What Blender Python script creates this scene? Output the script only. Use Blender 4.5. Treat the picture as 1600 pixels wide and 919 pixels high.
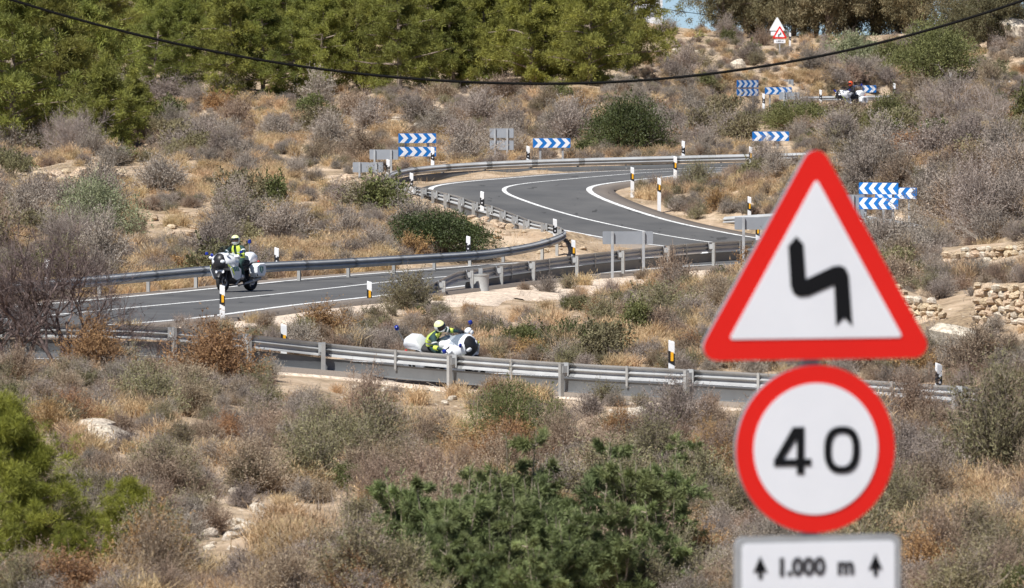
import bpy, bmesh, math, random
import numpy as np
from mathutils import Vector, Matrix
R = math.radians
rnd = random.Random(7)
# ------------------------------------------------------------------ camera, sky, sun, exposure
scene = bpy.context.scene
for o in list(bpy.data.objects): bpy.data.objects.remove(o)
C = scene.collection
CAMZ, F, YH = 10.0, 10000.0, 100.0          # camera height, focal length in photo pixels, row of eye level
cam_d = bpy.data.cameras.new('camera'); cam = bpy.data.objects.new('camera', cam_d); C.objects.link(cam)
cam.location = (0, 0, CAMZ)
cam.rotation_euler = (math.pi/2 - math.atan((459.5-YH)/F), 0, 0)
cam_d.sensor_width = 36; cam_d.lens = 36*F/1600
cam_d.clip_start = 1; cam_d.clip_end = 9000
cam_d.dof.use_dof = True; cam_d.dof.focus_distance = 205; cam_d.dof.aperture_fstop = 6.0
scene.camera = cam
SUN_EL, SUN_AZ = R(54), R(217)               # azimuth clockwise from +Y (the viewing direction)
world = bpy.data.worlds.new('World'); scene.world = world; world.use_nodes = True
wn = world.node_tree; wn.nodes.clear()
sky = wn.nodes.new('ShaderNodeTexSky'); sky.sky_type = 'NISHITA'; sky.sun_disc = False
sky.sun_elevation = SUN_EL; sky.sun_rotation = SUN_AZ; sky.dust_density = .3; sky.air_density = .5; sky.ozone_density = 5; sky.altitude = 900
bg = wn.nodes.new('ShaderNodeBackground'); bg.inputs[1].default_value = 0.075
wo = wn.nodes.new('ShaderNodeOutputWorld')
wn.links.new(sky.outputs[0], bg.inputs[0]); wn.links.new(bg.outputs[0], wo.inputs[0])
sd = bpy.data.lights.new('sun', 'SUN'); so = bpy.data.objects.new('sun', sd); C.objects.link(so)
sd.energy = 4.9; sd.angle = R(0.5); sd.color = (1, .975, .94)
so.location = (-60, -40, 90)
so.rotation_euler = Vector((-math.sin(SUN_AZ)*math.cos(SUN_EL), -math.cos(SUN_AZ)*math.cos(SUN_EL), -math.sin(SUN_EL))).to_track_quat('-Z', 'Y').to_euler()
scene.view_settings.view_transform = 'Standard'; scene.view_settings.look = 'None'
scene.view_settings.exposure = 0.40; scene.view_settings.gamma = 1
scene.render.engine = 'CYCLES'
scene.cycles.max_bounces = 6; scene.cycles.transparent_max_bounces = 8

# ------------------------------------------------------------------ helpers
def srgb(r, g, b):
    f = lambda c: (c/255)/12.92 if c/255 <= .04045 else (((c/255)+.055)/1.055)**2.4
    return (f(r), f(g), f(b), 1)
MATS = {}
def mat(name, col, rough=.6, metal=0, var=0.0, scale=6.0, col2=None, bump=0.0, spec=.4, transl=0.0, hue=0.0, fine=None, alpha=None):
    """procedural material: noise between col and col2 (or +-var), per-object variation 'hue'"""
    if name in MATS: return MATS[name]
    m = bpy.data.materials.new(name); m.use_nodes = True; nt = m.node_tree; N = nt.nodes; L = nt.links
    b = N['Principled BSDF']; b.inputs['Roughness'].default_value = rough; b.inputs['Metallic'].default_value = metal
    b.inputs['Specular IOR Level'].default_value = spec
    col = tuple(col[:3])+(1,)
    tc = N.new('ShaderNodeTexCoord')
    last = None
    if var or col2:
        c2 = col2 or tuple(max(0, c*(1-var)) for c in col[:3])+(1,)
        c1 = col if col2 else tuple(min(1, c*(1+var)) for c in col[:3])+(1,)
        ns = N.new('ShaderNodeTexNoise'); ns.inputs['Scale'].default_value = scale; ns.inputs['Detail'].default_value = 4
        ns.inputs['Roughness'].default_value = .65
        L.new(tc.outputs['Object'], ns.inputs['Vector'])
        rp = N.new('ShaderNodeValToRGB'); rp.color_ramp.elements[0].position = .34; rp.color_ramp.elements[1].position = .66
        rp.color_ramp.elements[0].color = tuple(c2[:3])+(1,); rp.color_ramp.elements[1].color = c1
        L.new(ns.outputs['Fac'], rp.inputs['Fac']); last = rp.outputs['Color']
        if fine:
            n2 = N.new('ShaderNodeTexNoise'); n2.inputs['Scale'].default_value = fine; n2.inputs['Detail'].default_value = 2
            L.new(tc.outputs['Object'], n2.inputs['Vector'])
            mr = N.new('ShaderNodeMapRange'); mr.inputs[1].default_value = .3; mr.inputs[2].default_value = .7
            mr.inputs[3].default_value = .6; mr.inputs[4].default_value = 1.4
            L.new(n2.outputs['Fac'], mr.inputs[0])
            vm = N.new('ShaderNodeVectorMath'); vm.operation = 'SCALE'; L.new(last, vm.inputs[0]); L.new(mr.outputs[0], vm.inputs['Scale'])
            last = vm.outputs[0]
        if hue:
            oi = N.new('ShaderNodeObjectInfo'); hs = N.new('ShaderNodeHueSaturation')
            m1 = N.new('ShaderNodeMapRange'); m1.inputs[3].default_value = .5-hue*.05; m1.inputs[4].default_value = .5+hue*.05
            L.new(oi.outputs['Random'], m1.inputs[0]); L.new(m1.outputs[0], hs.inputs['Hue'])
            mm = N.new('ShaderNodeMath'); mm.operation = 'MULTIPLY'; mm.inputs[1].default_value = 7.31; L.new(oi.outputs['Random'], mm.inputs[0])
            fr = N.new('ShaderNodeMath'); fr.operation = 'FRACT'; L.new(mm.outputs[0], fr.inputs[0])
            m2 = N.new('ShaderNodeMapRange'); m2.inputs[3].default_value = 1-hue*.9; m2.inputs[4].default_value = 1+hue*.7
            L.new(fr.outputs[0], m2.inputs[0]); L.new(m2.outputs[0], hs.inputs['Value'])
            L.new(last, hs.inputs['Color']); last = hs.outputs['Color']
        L.new(last, b.inputs['Base Color'])
        if bump:
            bp = N.new('ShaderNodeBump'); bp.inputs['Strength'].default_value = bump; bp.inputs['Distance'].default_value = .05
            L.new(ns.outputs['Fac'], bp.inputs['Height']); L.new(bp.outputs[0], b.inputs['Normal'])
    else:
        b.inputs['Base Color'].default_value = col
    if transl:
        tr = N.new('ShaderNodeBsdfTranslucent'); mx = N.new('ShaderNodeMixShader'); mx.inputs[0].default_value = transl
        if last: L.new(last, tr.inputs[0])
        else: tr.inputs[0].default_value = col
        L.new(b.outputs[0], mx.inputs[1]); L.new(tr.outputs[0], mx.inputs[2]); L.new(mx.outputs[0], N['Material Output'].inputs[0])
    if alpha is not None:
        b.inputs['Alpha'].default_value = alpha
    MATS[name] = m; return m

def tag(o, label=None, cat=None, group=None, kind=None):
    if label: o['label'] = label
    if cat: o['category'] = cat
    if group: o['group'] = group
    if kind: o['kind'] = kind
    return o
def empty(name, loc=(0, 0, 0), rz=0, label=None, cat=None, group=None):
    o = bpy.data.objects.new(name, None); C.objects.link(o); o.empty_display_size = .2
    o.location = loc; o.rotation_euler = (0, 0, rz); return tag(o, label, cat, group)
def link(name, me, parent=None):
    o = bpy.data.objects.new(name, me); C.objects.link(o)
    if parent: o.parent = parent
    return o
def npmesh(name, V, Fq, mats, smooth=False, mi=None):
    """V (n,3) array, Fq (m,3) or (m,4) array of uniform faces"""
    me = bpy.data.meshes.new(name); V = np.asarray(V, dtype=np.float32); Fq = np.asarray(Fq, dtype=np.int32)
    k = Fq.shape[1]; m = len(Fq)
    me.vertices.add(len(V)); me.vertices.foreach_set('co', V.ravel())
    me.loops.add(m*k); me.loops.foreach_set('vertex_index', Fq.ravel())
    me.polygons.add(m); me.polygons.foreach_set('loop_start', np.arange(0, m*k, k, dtype=np.int32))
    if mi is not None: me.polygons.foreach_set('material_index', np.asarray(mi, dtype=np.int32))
    if smooth: me.polygons.foreach_set('use_smooth', np.ones(m, dtype=bool))
    for x in mats: me.materials.append(x)
    me.update(calc_edges=True); return me
class MB:
    """collects shapes, builds ONE mesh"""
    def __init__(s): s.v = []; s.f = []
    def add(s, vs, fs):
        n = len(s.v); s.v += [tuple(p) for p in vs]; s.f += [tuple(i+n for i in f) for f in fs]; return s
    def box(s, c, d, rz=0, M=None):
        x, y, z = d[0]/2, d[1]/2, d[2]/2
        vs = [Vector((a*x, b*y, e*z)) for a in (-1, 1) for b in (-1, 1) for e in (-1, 1)]
        rot = Matrix.Rotation(rz, 3, 'Z') if M is None else M
        vs = [rot @ v + Vector(c) for v in vs]
        return s.add(vs, [(0, 1, 3, 2), (4, 6, 7, 5), (0, 4, 5, 1), (2, 3, 7, 6), (0, 2, 6, 4), (1, 5, 7, 3)])
    def tube(s, pts, rad, n=8, cap=True):
        pts = [Vector(p) for p in pts]; m = len(pts)
        if not hasattr(rad, '__len__'): rad = [rad]*m
        vs = []; up = None
        for i, p in enumerate(pts):
            t = (pts[min(i+1, m-1)]-pts[max(i-1, 0)]).normalized()
            if up is None: up = Vector((0, 0, 1)) if abs(t.z) < .9 else Vector((1, 0, 0))
            a = t.cross(up).normalized(); b = t.cross(a).normalized(); up = -b if False else up
            for k in range(n):
                w = 2*math.pi*k/n; vs.append(p + (a*math.cos(w)+b*math.sin(w))*rad[i])
        fs = [(i*n+k, i*n+(k+1) % n, (i+1)*n+(k+1) % n, (i+1)*n+k) for i in range(m-1) for k in range(n)]
        if cap: fs += [tuple(range(n))[::-1], tuple((m-1)*n+k for k in range(n))]
        return s.add(vs, fs)
    def loft(s, rings, cap=True):
        n = len(rings[0]); m = len(rings); vs = [p for r in rings for p in r]
        fs = [(i*n+k, i*n+(k+1) % n, (i+1)*n+(k+1) % n, (i+1)*n+k) for i in range(m-1) for k in range(n)]
        if cap: fs += [tuple(range(n))[::-1], tuple((m-1)*n+k for k in range(n))]
        return s.add(vs, fs)
    def ell(s, c, r, nu=12, nv=8, M=None):
        vs = []; c = Vector(c)
        for j in range(nv+1):
            t = math.pi*j/nv
            for i in range(nu):
                p = 2*math.pi*i/nu
                v = Vector((r[0]*math.sin(t)*math.cos(p), r[1]*math.sin(t)*math.sin(p), r[2]*math.cos(t)))
                vs.append((M @ v if M else v)+c)
        fs = [(j*nu+i, (j+1)*nu+i, (j+1)*nu+(i+1) % nu, j*nu+(i+1) % nu) for j in range(nv) for i in range(nu)]
        return s.add(vs, fs)
    def poly(s, pts, y0, y1, axis='y'):
        """extrude a 2-D outline (u,w) between two depths"""
        n = len(pts)
        if axis == 'y': vs = [(u, y0, w) for u, w in pts]+[(u, y1, w) for u, w in pts]
        elif axis == 'x': vs = [(y0, u, w) for u, w in pts]+[(y1, u, w) for u, w in pts]
        else: vs = [(u, w, y0) for u, w in pts]+[(u, w, y1) for u, w in pts]
        fs = [tuple(range(n)), tuple(range(2*n-1, n-1, -1))]+[(i, n+i, n+(i+1) % n, (i+1) % n) for i in range(n)]
        return s.add(vs, fs)
    def mesh(s, name, m, smooth=False, ang=None):
        me = bpy.data.meshes.new(name); me.from_pydata(s.v, [], s.f)
        bm = bmesh.new(); bm.from_mesh(me); bmesh.ops.recalc_face_normals(bm, faces=bm.faces)
        if smooth:
            for f in bm.faces: f.smooth = True
            for e in bm.edges:
                if len(e.link_faces) == 2 and e.calc_face_angle(0) > (ang or R(40)): e.smooth = False
        bm.to_mesh(me); bm.free(); me.materials.append(m); return me
    def build(s, name, m, parent=None, smooth=False, ang=None): return link(name, s.mesh(name, m, smooth, ang), parent)
def copy_tree(o, parent=None):
    c = o.copy(); C.objects.link(c); c.parent = parent
    for ch in list(o.children): copy_tree(ch, c)
    return c
def pix(x, y, Z): return Vector(((x-800)/F*Z, Z, CAMZ-(y-YH)/F*Z))
def vnoise(x, y, seed=0):
    xi = np.floor(x).astype(np.int64); yi = np.floor(y).astype(np.int64); fx = x-xi; fy = y-yi
    fx = fx*fx*(3-2*fx); fy = fy*fy*(3-2*fy)
    def h(a, b):
        n = (a*374761393+b*668265263+seed*974634777) & 0xffffffff
        n = ((n ^ (n >> 13))*1274126177) & 0xffffffff
        return ((n ^ (n >> 16)) & 0xffff)/65535.0
    return (h(xi, yi)*(1-fx)+h(xi+1, yi)*fx)*(1-fy)+(h(xi, yi+1)*(1-fx)+h(xi+1, yi+1)*fx)*fy
def catmull(P, step=.5):
    P = [np.array(p, float) for p in P]; P = [2*P[0]-P[1]]+P+[2*P[-1]-P[-2]]; out = []
    for i in range(1, len(P)-2):
        a, b, c, d = P[i-1:i+3]
        n = max(2, int(np.linalg.norm(c-b)/.25))
        for k in range(n):
            t = k/n; out.append(.5*((2*b)+(-a+c)*t+(2*a-5*b+4*c-d)*t*t+(-a+3*b-3*c+d)*t**3))
    out.append(P[-2]); out = np.array(out)
    s = np.r_[0, np.cumsum(np.linalg.norm(np.diff(out[:, :2], axis=0), axis=1))]
    t = np.linspace(0, s[-1], max(2, int(round(s[-1]/step))+1))
    return np.stack([np.interp(t, s, out[:, k]) for k in range(out.shape[1])], 1), t
def smooth_path(P, it):
    P = P.copy()
    for _ in range(it): P[1:-1] = .25*P[:-2]+.5*P[1:-1]+.25*P[2:]
    return P
def normals2(P):
    d = np.gradient(P[:, :2], axis=0); d /= np.linalg.norm(d, axis=1)[:, None]
    return d, np.stack([-d[:, 1], d[:, 0]], 1)      # tangent, left normal
# ------------------------------------------------------------------ the road's centre line (X, Y, z)
ROADP = [(62,388,8.0),(40,371,7.7),(26,360,7.5),(19,355,7.4),(14.8,351,7.3),(13.4,346.5,7.2),(15.5,341.5,7.1),(20,339.3,7.0),(28,337.5,6.9),(40,330,6.75),
 (47,312,6.6),(45,290,6.45),(38,275,6.3),(28,266.2,6.12),(20,262.6,6.0),(13,261.3,5.82),(6.3,259.5,5.64),(2.35,256,5.4),(.2,252,5.25),(-.32,248,5.11),(.3,244,4.85),
 (2.35,239.5,4.3),(5,236,3.8),(7.2,233.5,3.5),(9.3,230.8,3.38),(10.2,227.3,3.3),(9.2,223.3,3.27),(6.6,220.0,3.25),(3.2,216.0,3.24),(0,209.2,3.22),(-3.3,200.2,3.24),
 (-5.5,191.5,3.28),(-7.4,184,3.32),(-9.9,177.5,3.3),(-11.8,173,3.27),(-14,168,3.25),(-17.6,163.2,3.2),(-19.6,158.5,3.2),(-18,153.8,3.2),(-14,151.8,3.2),
 (-10,151.9,3.12),(-6,153.6,2.85),(-2.6,154.2,2.62),(.9,152.6,2.56),(4.1,149.6,2.53),(7.0,146.6,2.5),(9.6,143.8,2.47),(12.3,141,2.43),(20,133,2.35),(34,118,2.2),(60,92,2.0)]
RC, RS = catmull(ROADP, .5); RC = smooth_path(RC, 4); RT, RN = normals2(RC)
LANE = 3.3; HW = 4.25
# widen to the inside in the hairpin that leaves the frame beside the bare trees
wide = np.exp(-((RC[:, 0]+12)**2+(RC[:, 1]-169.5)**2)/60.)*1.2

# ------------------------------------------------------------------ terrain
CP = []
def gp(x, y, Z): CP.append(tuple(pix(x, y, Z)))
for x, y, Z in [(-300,905,95),(0,905,95),(400,919,93),(800,919,92),(1200,919,92),(1600,919,90),(1900,919,90),
 (-400,690,120),(0,700,120),(170,690,124),(400,735,120),(800,745,120),(1200,750,118),(1600,740,116),(2000,720,116),
 (100,590,142),(300,600,141),(520,622,142),(700,640,139),(900,655,136),(1100,668,133),(1300,676,131),(1500,690,128),
 (520,515,170),(620,500,175),(700,530,167),(800,500,177),(900,500,177),(1000,478,186),(1100,446,198),(1180,425,207),(1050,535,166),(1250,500,173),(1200,450,192),(1300,430,194),
 (1380,545,160),(1480,505,166),(1600,520,160),(1800,520,150),(1420,460,176),(1600,440,175),(1500,400,188),(1600,385,186),(1800,380,180),(1350,400,206),(1420,370,216),(1450,330,222),(1500,300,226),(1600,290,218),(1800,290,210),
 (1420,270,236),(1600,245,236),(1330,262,245),(1420,232,248),(1600,215,248),(1800,215,240),(1300,250,250),(1290,330,232),(1340,340,230),
 (1100,292,246),(1180,292,245),(1090,275,253),(1150,320,241),(1200,265,255),
 (690,372,219),(620,352,226),(780,392,220),(820,388,223),(560,345,234),(640,340,230),(740,368,224),
 (0,445,190),(150,420,198),(300,425,203),(450,420,207),(560,410,212),(640,402,216),
 (0,350,222),(150,345,228),(300,350,228),(450,350,232),(0,285,250),(150,275,258),(300,280,258),(450,290,256),(570,300,252),(560,270,266),(480,240,278),
 (0,240,285),(150,225,298),(300,200,305),(450,200,305),(600,200,303),(700,215,296),(640,250,276),(760,235,288),(-300,280,265),(-300,400,205),(-300,160,320),
 (850,222,291),(860,190,302),(1000,232,284),(1100,215,292),(1200,222,285),(1000,180,308),(1120,180,320),(1250,205,296),(1350,195,300),(1500,185,300),(1600,185,296),
 (200,155,330),(400,148,338),(600,140,343),(750,138,345),(900,132,345),(1000,120,352),(1080,130,345),(100,100,370),(300,110,365),(500,70,400),(800,70,400),(0,20,420),(400,10,450),(800,0,470),(950,20,470),
 (1050,85,400),(1050,46,470),(1000,42,480),(1110,50,470),(1050,62,560),(1200,85,430),(1300,95,410),(1400,105,400),(1500,115,390),(1560,80,390),(1600,48,400),(1590,60,395),(1800,0,420),(1300,70,480),(1450,60,470),(1540,40,440),(1250,92,600),(1450,92,600),
 (1250,180,330),(1400,180,325),(1600,178,320)]: gp(x, y, Z)
CP += [(0,0,8.3),(-12,0,8.3),(12,0,8.3),(0,-40,9),(-6,34,5.2),(1.6,34.2,5.15),(8,34,5.2),(-8,60,3.5),(0,60,3.45),(8,60,3.4),(-40,60,3.6),(40,60,3.4),(-40,120,4),(45,140,4),
       (-300,200,14),(300,200,12),(-300,500,40),(300,500,24),(-600,900,20),(0,900,7),(600,900,10),(0,2500,0),(-2500,2500,0),(2500,2500,0),(-2500,0,5),(2500,0,5),(0,-800,10),(-60,300,9),(-60,400,15),(90,330,9.5),(90,230,9)]
CP = np.array(CP); SX = 1.6
cx = CP[:, 0]*SX; cy = CP[:, 1]
A = np.sqrt((cx[:, None]-cx[None])**2+(cy[:, None]-cy[None])**2+1.0)
n = len(CP); K = np.zeros((n+1, n+1)); K[:n, :n] = A-np.eye(n)*1.5; K[:n, n] = 1; K[n, :n] = 1
W = np.linalg.solve(K, np.r_[CP[:, 2], 0])
def natural(X, Y):
    out = np.full(X.shape, W[n])
    for i in range(n): out += W[i]*np.sqrt((X*SX-cx[i])**2+(Y-cy[i])**2+1.0)
    return out
gx = np.unique(np.r_[np.linspace(-3000, -150, 14), np.linspace(-150, -42, 28), np.arange(-42, 48.1, .45), np.linspace(48, 150, 26), np.linspace(150, 3000, 14)])
gy = np.unique(np.r_[np.linspace(-900, -20, 10), np.linspace(-20, 84, 40), np.arange(84, 272, .55), np.arange(272, 420, .9), np.linspace(420, 620, 80), np.linspace(620, 4000, 30)])
GX, GY = np.meshgrid(gx, gy)
GZ = natural(GX, GY)
# road corridor: cut and fill
idx = np.where((GX > -60) & (GX < 85) & (GY > 80) & (GY < 405)); px_, py_ = GX[idx], GY[idx]
nat = GZ[idx]
rough = (vnoise(px_*.32, py_*.2, 1)-.5)*.55+(vnoise(px_*.9, py_*.6, 2)-.5)*.28
dmin = np.full(px_.shape, 1e9); zs = np.zeros(px_.shape); ws = np.zeros(px_.shape)
for p in RC[::2]:
    d2 = (px_-p[0])**2+(py_-p[1])**2
    dmin = np.minimum(dmin, d2); w_ = 1/(d2+.3)**4; zs += w_*p[2]; ws += w_
dmin = np.sqrt(dmin); zr = zs/ws
t = np.clip((dmin-(HW+.7))/3.6, 0, 1); t = t*t*(3-2*t)
GZ[idx] = (zr-.14)*(1-t)+(nat+rough)*t
def tz(X, Y):
    i = int(np.clip(np.searchsorted(gx, X)-1, 0, len(gx)-2)); j = int(np.clip(np.searchsorted(gy, Y)-1, 0, len(gy)-2))
    u = (X-gx[i])/(gx[i+1]-gx[i]); v = (Y-gy[j])/(gy[j+1]-gy[j])
    return float((GZ[j, i]*(1-u)+GZ[j, i+1]*u)*(1-v)+(GZ[j+1, i]*(1-u)+GZ[j+1, i+1]*u)*v)
def tzv(X, Y):
    i = np.clip(np.searchsorted(gx, X)-1, 0, len(gx)-2); j = np.clip(np.searchsorted(gy, Y)-1, 0, len(gy)-2)
    u = (X-gx[i])/(gx[i+1]-gx[i]); v = (Y-gy[j])/(gy[j+1]-gy[j])
    return (GZ[j, i]*(1-u)+GZ[j, i+1]*u)*(1-v)+(GZ[j+1, i]*(1-u)+GZ[j+1, i+1]*u)*v
ZS = np.arange(62, 640, .4)
def ghit(x, y):
    """where the line of sight through photo pixel (x, y) first meets the ground"""
    X = (x-800)/F*ZS; z = CAMZ-(y-YH)/F*ZS
    h = np.where(z <= tzv(X, ZS))[0]
    if len(h) == 0: return None
    Z = ZS[h[0]]; return Vector(((x-800)/F*Z, Z, tz((x-800)/F*Z, Z)))
def rdist(X, Y): return float(np.sqrt(np.min((RC[:, 0]-X)**2+(RC[:, 1]-Y)**2)))

def ground_material():
    m = bpy.data.materials.new('dry_soil'); m.use_nodes = True; nt = m.node_tree; N = nt.nodes; L = nt.links
    b = N['Principled BSDF']; b.inputs['Roughness'].default_value = .95; b.inputs['Specular IOR Level'].default_value = .15
    tc = N.new('ShaderNodeTexCoord')
    def noise(s, d=6, r=.6):
        n_ = N.new('ShaderNodeTexNoise'); n_.inputs['Scale'].default_value = s; n_.inputs['Detail'].default_value = d; n_.inputs['Roughness'].default_value = r
        L.new(tc.outputs['Object'], n_.inputs['Vector']); return n_.outputs['Fac']
    def ramp(f, els):
        r_ = N.new('ShaderNodeValToRGB'); e = r_.color_ramp.elements
        e[0].position, e[0].color = els[0]; e[1].position, e[1].color = els[1]
        for p, c in els[2:]:
            k = e.new(p); k.color = c
        L.new(f, r_.inputs['Fac']); return r_.outputs['Color']
    soil = ramp(noise(.9), [(.3, (.42, .30, .20, 1)), (.7, (.66, .53, .39, 1)), (.5, (.54, .41, .285, 1))])
    litter = ramp(noise(7), [(.35, (.17, .125, .085, 1)), (.65, (.46, .345, .22, 1))])
    mask = ramp(noise(.42, 5, .7), [(.43, (0, 0, 0, 1)), (.57, (1, 1, 1, 1))])
    mx = N.new('ShaderNodeMix'); mx.data_type = 'RGBA'; L.new(mask, mx.inputs[0]); L.new(soil, mx.inputs[6]); L.new(litter, mx.inputs[7])
    vo = N.new('ShaderNodeTexVoronoi'); vo.inputs['Scale'].default_value = 5; L.new(tc.outputs['Object'], vo.inputs['Vector'])
    pv = ramp(vo.outputs['Distance'], [(.12, (1, 1, 1, 1)), (.3, (0, 0, 0, 1))])
    gate = ramp(noise(1.3), [(.56, (0, 0, 0, 1)), (.62, (1, 1, 1, 1))])
    mu = N.new('ShaderNodeMix'); mu.data_type = 'RGBA'; mu.blend_type = 'MULTIPLY'; mu.inputs[0].default_value = 1; L.new(pv, mu.inputs[6]); L.new(gate, mu.inputs[7])
    m3 = N.new('ShaderNodeMix'); m3.data_type = 'RGBA'; L.new(mu.outputs[2], m3.inputs[0]); L.new(mx.outputs[2], m3.inputs[6]); m3.inputs[7].default_value = (.72, .62, .49, 1)
    L.new(m3.outputs[2], b.inputs['Base Color'])
    bp = N.new('ShaderNodeBump'); bp.inputs['Strength'].default_value = .8; bp.inputs['Distance'].default_value = .12
    L.new(noise(5, 8, .7), bp.inputs['Height']); L.new(bp.outputs[0], b.inputs['Normal'])
    return m
M_SOIL = ground_material()
nx, ny = len(gx), len(gy); I = np.arange(nx*ny).reshape(ny, nx)
Fq = np.stack([I[:-1, :-1], I[:-1, 1:], I[1:, 1:], I[1:, :-1]], -1).reshape(-1, 4)
ground = link('ground', npmesh('ground', np.stack([GX, GY, GZ], -1).reshape(-1, 3), Fq, [M_SOIL], True)); tag(ground, kind='structure')

# ------------------------------------------------------------------ road, shoulders, painted lines
def asphalt_material():
    m = bpy.data.materials.new('asphalt'); m.use_nodes = True; nt = m.node_tree; N = nt.nodes; L = nt.links
    b = N['Principled BSDF']; b.inputs['Roughness'].default_value = .85; b.inputs['Specular IOR Level'].default_value = .25
    tc = N.new('ShaderNodeTexCoord')
    a = N.new('ShaderNodeAttribute'); a.attribute_name = 'across'
    n1 = N.new('ShaderNodeTexNoise'); n1.inputs['Scale'].default_value = .5; n1.inputs['Detail'].default_value = 6; L.new(tc.outputs['Object'], n1.inputs['Vector'])
    n2 = N.new('ShaderNodeTexNoise'); n2.inputs['Scale'].default_value = 30; n2.inputs['Detail'].default_value = 3; L.new(tc.outputs['Object'], n2.inputs['Vector'])
    r1 = N.new('ShaderNodeValToRGB'); e = r1.color_ramp.elements; e[0].position = .3; e[0].color = (.088, .088, .088, 1); e[1].position = .7; e[1].color = (.130, .128, .124, 1)
    L.new(n1.outputs['Fac'], r1.inputs['Fac'])
    # dusty paler shoulder outside the edge lines
    ab = N.new('ShaderNodeMath'); ab.operation = 'ABSOLUTE'; L.new(a.outputs['Fac'], ab.inputs[0])
    ad = N.new('ShaderNodeMath'); ad.operation = 'MULTIPLY_ADD'; ad.inputs[1].default_value = .5; L.new(n1.outputs['Fac'], ad.inputs[0]); L.new(ab.outputs[0], ad.inputs[2])
    mr = N.new('ShaderNodeMapRange'); mr.inputs[1].default_value = LANE+.05; mr.inputs[2].default_value = LANE+.75; mr.inputs[3].default_value = 0; mr.inputs[4].default_value = .8
    L.new(ad.outputs[0], mr.inputs[0])
    mx = N.new('ShaderNodeMix'); mx.data_type = 'RGBA'; L.new(mr.outputs[0], mx.inputs[0]); L.new(r1.outputs[0], mx.inputs[6]); mx.inputs[7].default_value = (.27, .225, .185, 1)
    # worn cracks and tar patches
    st = N.new('ShaderNodeMapping'); st.inputs['Scale'].default_value = (1.1, .28, 1); L.new(tc.outputs['Object'], st.inputs['Vector'])
    n3 = N.new('ShaderNodeTexNoise'); n3.inputs['Scale'].default_value = 1.6; n3.inputs['Detail'].default_value = 5; L.new(st.outputs[0], n3.inputs['Vector'])
    r3 = N.new('ShaderNodeValToRGB'); e = r3.color_ramp.elements; e[0].position = .655; e[0].color = (1, 1, 1, 1); e[1].position = .68; e[1].color = (.55, .55, .55, 1); L.new(n3.outputs['Fac'], r3.inputs['Fac'])
    mu = N.new('ShaderNodeMix'); mu.data_type = 'RGBA'; mu.blend_type = 'MULTIPLY'; mu.inputs[0].default_value = 1; L.new(mx.outputs[2], mu.inputs[6]); L.new(r3.outputs[0], mu.inputs[7])
    r2 = N.new('ShaderNodeMapRange'); r2.inputs[3].default_value = .75; r2.inputs[4].default_value = 1.25; L.new(n2.outputs['Fac'], r2.inputs[0])
    vs = N.new('ShaderNodeVectorMath'); vs.operation = 'SCALE'; L.new(mu.outputs[2], vs.inputs[0]); L.new(r2.outputs[0], vs.inputs['Scale'])
    L.new(vs.outputs[0], b.inputs['Base Color'])
    bp = N.new('ShaderNodeBump'); bp.inputs['Strength'].default_value = .3; bp.inputs['Distance'].default_value = .01; L.new(n2.outputs['Fac'], bp.inputs['Height']); L.new(bp.outputs[0], b.inputs['Normal'])
    return m
M_ASPH = asphalt_material()
bend = np.exp(-((RC[:, 0]+.5)**2/30+(RC[:, 1]-247)**2/90)); hwr = HW-bend*1.2      # narrow hard shoulder under the rail round the far bend
offs = [-HW-.05, -HW, -LANE, -1.6, 0, 1.6, LANE, HW, HW+.05]
def strip(offsets, dz, sl=slice(None), wd=True):
    P = RC[sl]; Nn = RN[sl]; w = wide[sl]; rows = []
    for k, o in enumerate(offsets):
        o = np.broadcast_to(np.asarray(o, float), (len(P),))
        ex = np.where(o > 0, np.clip(o/LANE, 0, 1), 0)*w if wd else 0      # left of travel = inside of that hairpin
        q = P[:, :2]+Nn*(o+ex)[:, None]
        rows.append(np.column_stack([q, P[:, 2]+dz[k]]))
    V = np.stack(rows, 1); m_, k_ = V.shape[:2]; I_ = np.arange(m_*k_).reshape(m_, k_)
    return V.reshape(-1, 3), np.stack([I_[:-1, :-1], I_[1:, :-1], I_[1:, 1:], I_[:-1, 1:]], -1).reshape(-1, 4)
V, Fq = strip([-hwr-.05, -hwr]+offs[2:], [-.4, 0, 0, 0, 0, 0, 0, 0, -.4])
me = npmesh('road', V, Fq[:, ::-1], [M_ASPH], False)
at_ = me.attributes.new('across', 'FLOAT', 'POINT'); at_.data.foreach_set('value', np.tile(np.array(offs, dtype=np.float32), len(RC)))
road = link('road', me); tag(road, kind='structure')
M_PAINT = mat('road_paint', (.72, .72, .70), .7, var=.16, scale=3, fine=14)
def line(o0, o1):
    V, Fq = strip([o0, o1], [.006, .006]); ln = link('road_line', npmesh('road_line', V, Fq[:, ::-1], [M_PAINT]), road); return ln
line(-.085, .085); line(-LANE-.11+bend*.45, -LANE+.11+bend*.45); line(LANE-.11, LANE+.11)
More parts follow.
